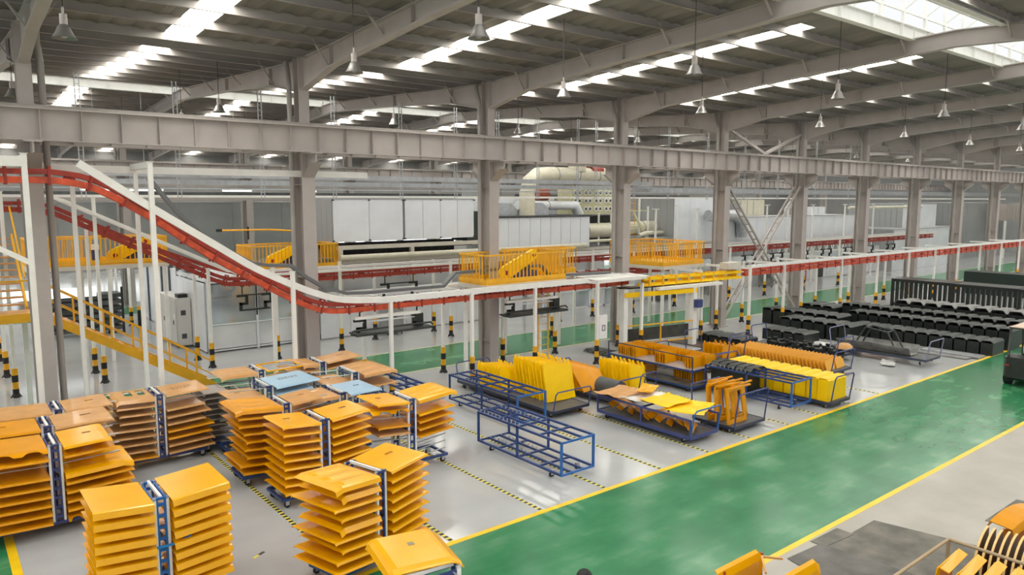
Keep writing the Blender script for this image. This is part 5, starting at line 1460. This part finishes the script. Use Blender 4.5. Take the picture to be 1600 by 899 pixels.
b = MB(); b.cyl((.35, 0, 1.2), (.35, .0, 1.2 + .001), .1, 8); b.lathe([(.0, .35), (.12, .32), (.15, .1), (.15, -.1), (0, -.14)], 12, (.4, 0, 1.25)); b.build('gas_bottle', mat('pale_bottle', (.6, .62, .6), .4), fk)

# ================================================================== lower right: mats, curved plates
def flatq(pts, label, z=0.003, mt=MATM, t=.008):
    tag(MB().prism([(x, y) for x, y in pts], z, z + t, 'z').build('floor_mat', mt), label, 'mat')
flatq([(14.75, 6.62), (14.95, 5.32), (15.4, 3.6), (12.2, 4.4), (12.86, 6.75), (13.82, 6.69)][0:1] + [(15.3, 4.2), (13.1, 4.2), (12.86, 6.72), (13.75, 6.62)], 'large worn grey mat behind the brown tube cart')
flatq([(13.79, 7.0 - .1), (13.79, 6.55), (12.85, 6.63), (12.84, 6.93)], 'small torn corner of worn mat by the yellow aisle line', .012)
flatq([(12.9, 6.76), (13.15, 4.5), (11.3, 4.5), (11.88, 6.83)], 'darker worn grey mat nearest the yellow plate', .0125, mat('darker_mat', (.10, .10, .09), .75, scale=1.6, col2=(.19, .18, .165)))
flatq([(16.5, 5.2), (18.25, 5.18), (18.4, 4.2), (16.9, 4.1)], 'separate worn mat at the right edge behind the curved plates', .003)
# cart with tubes and curved yellow plates
rc = thing('tube_cart', 'pale-tubed cart of curved yellow plates at the lower right corner', 'cart', (12.1, 3.9, 0))
PALE = mat('pale_brown_tube', (.42, .32, .19), .5)
for (p, q) in (((-1.6, .73, .85), (.98, .73, .85)), ((.98, .73, .85), (.98, -1.6, .85)), ((-1.6, -.9, .85), (.98, -.9, .85))):
    MB().cyl(p, q, .027, 10).build('rail_tube', PALE, rc)
for (x, y) in ((.98, .73), (-1.55, .73), (.98, -1.55), (-1.55, -.9)): MB().cyl((x, y, .0), (x, y, .85), .03, 8).build('upright', PALE, rc)
MB().box(-1.6, .98, -1.6, .73, .2, .24).build('deck', DGREY, rc)
def wedge(b):
    b.sheet([[(-.42, .0, 0), (-.42, .0, .62)], [(-.36, -.02, 0), (-.36, -.03, .66)], [(.36, -.02, 0), (.36, -.03, .66)], [(.42, .0, 0), (.42, 0, .62)]], .02)
    b.sheet([[(-.42, -.02, .62), (-.42, -.16, .60)], [(.42, -.02, .66), (.42, -.16, .62)]], .02)
for k in range(4):
    o = place('curved_plate', cached('wedge', wedge, PANEL), None, (12.28 + k * .02, 4.42 - k * .27, .245), (.12, 0, .06))
    tag(o, 'upright yellow plate inside the pale-tubed cart, %s from the far tube' % ORD[k], 'plate', 'upright plates in the pale-tubed cart')
c2 = thing('rib_cart', 'low cart carrying the comb of curved brown ribs at the right corner', 'cart', (13.85, 3.2, 0))
MB().box(-.6, .7, -1.6, 1.3, .18, .24).build('deck', DGREY, c2)
for sx in (-1, 1):
    for sy in (-1, 1): place('caster', CACHE['caster'], c2, (sx * .5, sy * 1.1, 0))
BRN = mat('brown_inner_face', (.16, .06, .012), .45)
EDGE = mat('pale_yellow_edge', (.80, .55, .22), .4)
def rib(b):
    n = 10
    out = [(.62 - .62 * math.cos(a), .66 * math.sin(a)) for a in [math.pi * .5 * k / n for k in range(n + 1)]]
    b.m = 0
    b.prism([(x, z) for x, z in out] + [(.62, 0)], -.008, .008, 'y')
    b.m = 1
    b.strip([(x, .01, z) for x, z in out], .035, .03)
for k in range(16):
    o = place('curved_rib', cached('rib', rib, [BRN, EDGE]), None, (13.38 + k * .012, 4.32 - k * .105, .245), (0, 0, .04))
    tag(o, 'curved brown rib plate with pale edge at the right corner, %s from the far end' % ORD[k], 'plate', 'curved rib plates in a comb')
for k in range(4):
    def hood(b):
        b.sheet([[(x, y, .5 + .35 * math.cos((x - .3) * 1.8) - (.12 if abs(y) > .2 else 0)) for y in (-.25, -.2, .2, .25)] for x in (-.35, -.2, 0, .2, .4, .6)], .02)
        b.box(-.3, .5, -.02, .02, 0, .55)
    o = place('curved_hood', cached('hood', hood, PANEL2), None, (14.62 + k * .1, 4.15 - k * .58, .245), (0, 0, -.3))
    tag(o, 'rounded deep yellow hood behind the brown ribs at the right edge, %s from far end' % ORD[k], 'hood', 'rounded hoods behind the ribs')
# upright plates by the aisle line, held in a low rack
pr_ = thing('plate_rack', 'low rack holding tilted yellow plates at the bottom edge beside the aisle line', 'rack', (9.75, 6.2, 0))
MB().box(-.7, .9, -1.0, .3, .18, .24).build('base', DGREY, pr_)
for x in (-.55, .45): MB().box(x - .02, x + .02, .1, .14, .2, .85).build('upright', DRED, pr_)
b = MB(); b.bar((.35, .05, .84), (.55, -.2, .84), .03); b.bar((.35, .05, .84), (.0, -.25, .8), .03); b.build('clamp', TAN, pr_)
for sx in (-1, 1):
    for sy in (-1, 0): place('caster', CACHE['caster'], pr_, (sx * .5, sy * .8 + .1, 0))
def tilted(b):
    b.sheet([[(-.58, 0, 0), (-.58, -.06, .5), (-.58, -.03, .62), (-.58, .02, .66)], [(.5, 0, 0), (.5, -.06, .5), (.5, -.03, .62), (.5, .02, .66)], [(.56, -.03, 0), (.56, -.09, .45), (.56, -.06, .58), (.56, 0, .6)]], .02)
for k, (x, y) in enumerate(((9.63, 6.36), (10.05, 5.62))):
    o = place('tilted_plate', cached('tilted', tilted, PANEL), None, (x, y, .245), (0, 0, .0))
    tag(o, ['broad yellow plate standing by the aisle line at the bottom edge', 'smaller tip of yellow plate right of the broad one, bottom edge'][k], 'plate')

# ================================================================== person walking on the green aisle
def skin_fig(name, verts, edges, radii, mt, parent, sub=2):
    me = bpy.data.meshes.new(name)
    me.from_pydata(verts, edges, []); me.materials.append(mt)
    o = bpy.data.objects.new(name, me); COL.objects.link(o)
    sk = o.modifiers.new('skin', 'SKIN'); sk.use_smooth_shade = True
    for i, r in enumerate(radii):
        v = me.skin_vertices[0].data[i]
        v.radius = (r, r) if not isinstance(r, tuple) else r
        v.use_root = (i == 0)
    su = o.modifiers.new('sub', 'SUBSURF'); su.levels = sub; su.render_levels = sub
    if parent is not None: o.parent = parent
    return o
pe = thing('person', 'dark-haired person in dark blue workwear walking on the green aisle, bottom edge', 'person', (6.42, 6.5, 0), R(50))
V = [(0, 0, .95), (0, .0, 1.12), (0, .01, 1.32), (0, .0, 1.43), (0, .0, 1.50),
     (.1, 0, .9), (.11, .12, .5), (.11, .06, .09), (.11, .2, .04),
     (-.1, 0, .9), (-.11, -.08, .5), (-.11, -.28, .12), (-.11, -.16, .05),
     (.19, 0, 1.38), (.24, -.06, 1.12), (.25, .04, .88),
     (-.19, 0, 1.38), (-.24, .05, 1.12), (-.25, .2, .92)]
Eg = [(0, 1), (1, 2), (2, 3), (3, 4), (0, 5), (5, 6), (6, 7), (7, 8), (0, 9), (9, 10), (10, 11), (11, 12), (3, 13), (13, 14), (14, 15), (3, 16), (16, 17), (17, 18)]
Rd = [(.15, .11), (.14, .1), (.17, .11), (.12, .09), .055, .1, .07, .05, .04, .1, .07, .05, .04, .07, .05, .035, .07, .05, .035]
skin_fig('body', V, Eg, Rd, CLOTH, pe)
hd = MB()
def head_pt(th, ph):
    x = math.sin(ph) * math.cos(th); y = math.sin(ph) * math.sin(th); z = math.cos(ph)
    f = 1.0 + (.06 if y > .3 and z < -.1 else 0)
    return (x * .076 * (1 - .18 * max(0, -z)), y * .098 * f, z * .118)
G = [[head_pt(2 * math.pi * i / 20, .02 + (math.pi - .04) * j / 14) for j in range(15)] for i in range(21)]
vs = [p for r in G for p in r]; fs = [(i * 15 + j, i * 15 + j + 1, (i + 1) * 15 + j + 1, (i + 1) * 15 + j) for i in range(20) for j in range(14)]
hd.add(vs, fs, True)
hd.add([(-.014, .095, -.03), (.014, .095, -.03), (0, .122, -.035), (0, .095, .02)], [(0, 1, 2), (1, 3, 2), (3, 0, 2)], True)
head = hd.build('head', SKIN, pe, (0, .02, 1.60))
for sx in (-1, 1):
    MB().lathe([(0, -.012), (.012, 0), (0, .012)], 8).build('eye', LABELW, head, (sx * .03, .088, .012))
    MB().box(-.006, .006, -.018, .018, -.03, .03).build('ear', SKIN, head, (sx * .077, -.005, -.01))
MB().box(-.022, .022, -.004, .004, -.004, .004).build('mouth', mat('lip', (.4, .15, .12), .5), head, (0, .098, -.062))
hb = MB(); Gh = []
rnd = random.Random(3)
for i in range(29):
    r = []
    for j in range(9):
        th = 2 * math.pi * (i % 28) / 28; front_ = max(0, math.sin(th)); lim = 1.85 - .75 * front_
        ph = .02 + lim * j / 8
        x, y, z = math.sin(ph) * math.cos(th), math.sin(ph) * math.sin(th), math.cos(ph)
        k = 1.09 + .025 * math.sin(i * 2.3 + j * 1.7)
        r.append((x * .082 * k, y * .102 * k, z * .122 * k))
    Gh.append(r)
hb.sheet(Gh, -.008, smooth=True); hb.build('hair', HAIR, head)
for sx, (hx, hy, hz) in ((1, (.25, .05, .84)), (-1, (-.25, .23, .88))):
    hv = [(0, 0, .04), (0, .0, -.03)]; he = [(0, 1)]; hr = [.025, .032]
    for f_ in range(4):
        a = len(hv); yy = -.027 + f_ * .018; L = [.065, .075, .08, .068][3 - f_]
        hv += [(0, yy, -.05), (-sx * .008, yy, -.05 - L * .5), (-sx * .025, yy, -.05 - L)]; he += [(1, a), (a, a + 1), (a + 1, a + 2)]; hr += [.009, .0085, .0075]
    a = len(hv); hv += [(-sx * .01, .035, -.02), (-sx * .018, .05, -.05), (-sx * .022, .055, -.08)]; he += [(1, a), (a, a + 1), (a + 1, a + 2)]; hr += [.011, .009, .008]
    h_ = skin_fig('hand', hv, he, hr, SKIN, pe, 1); h_.location = (hx, hy, hz)
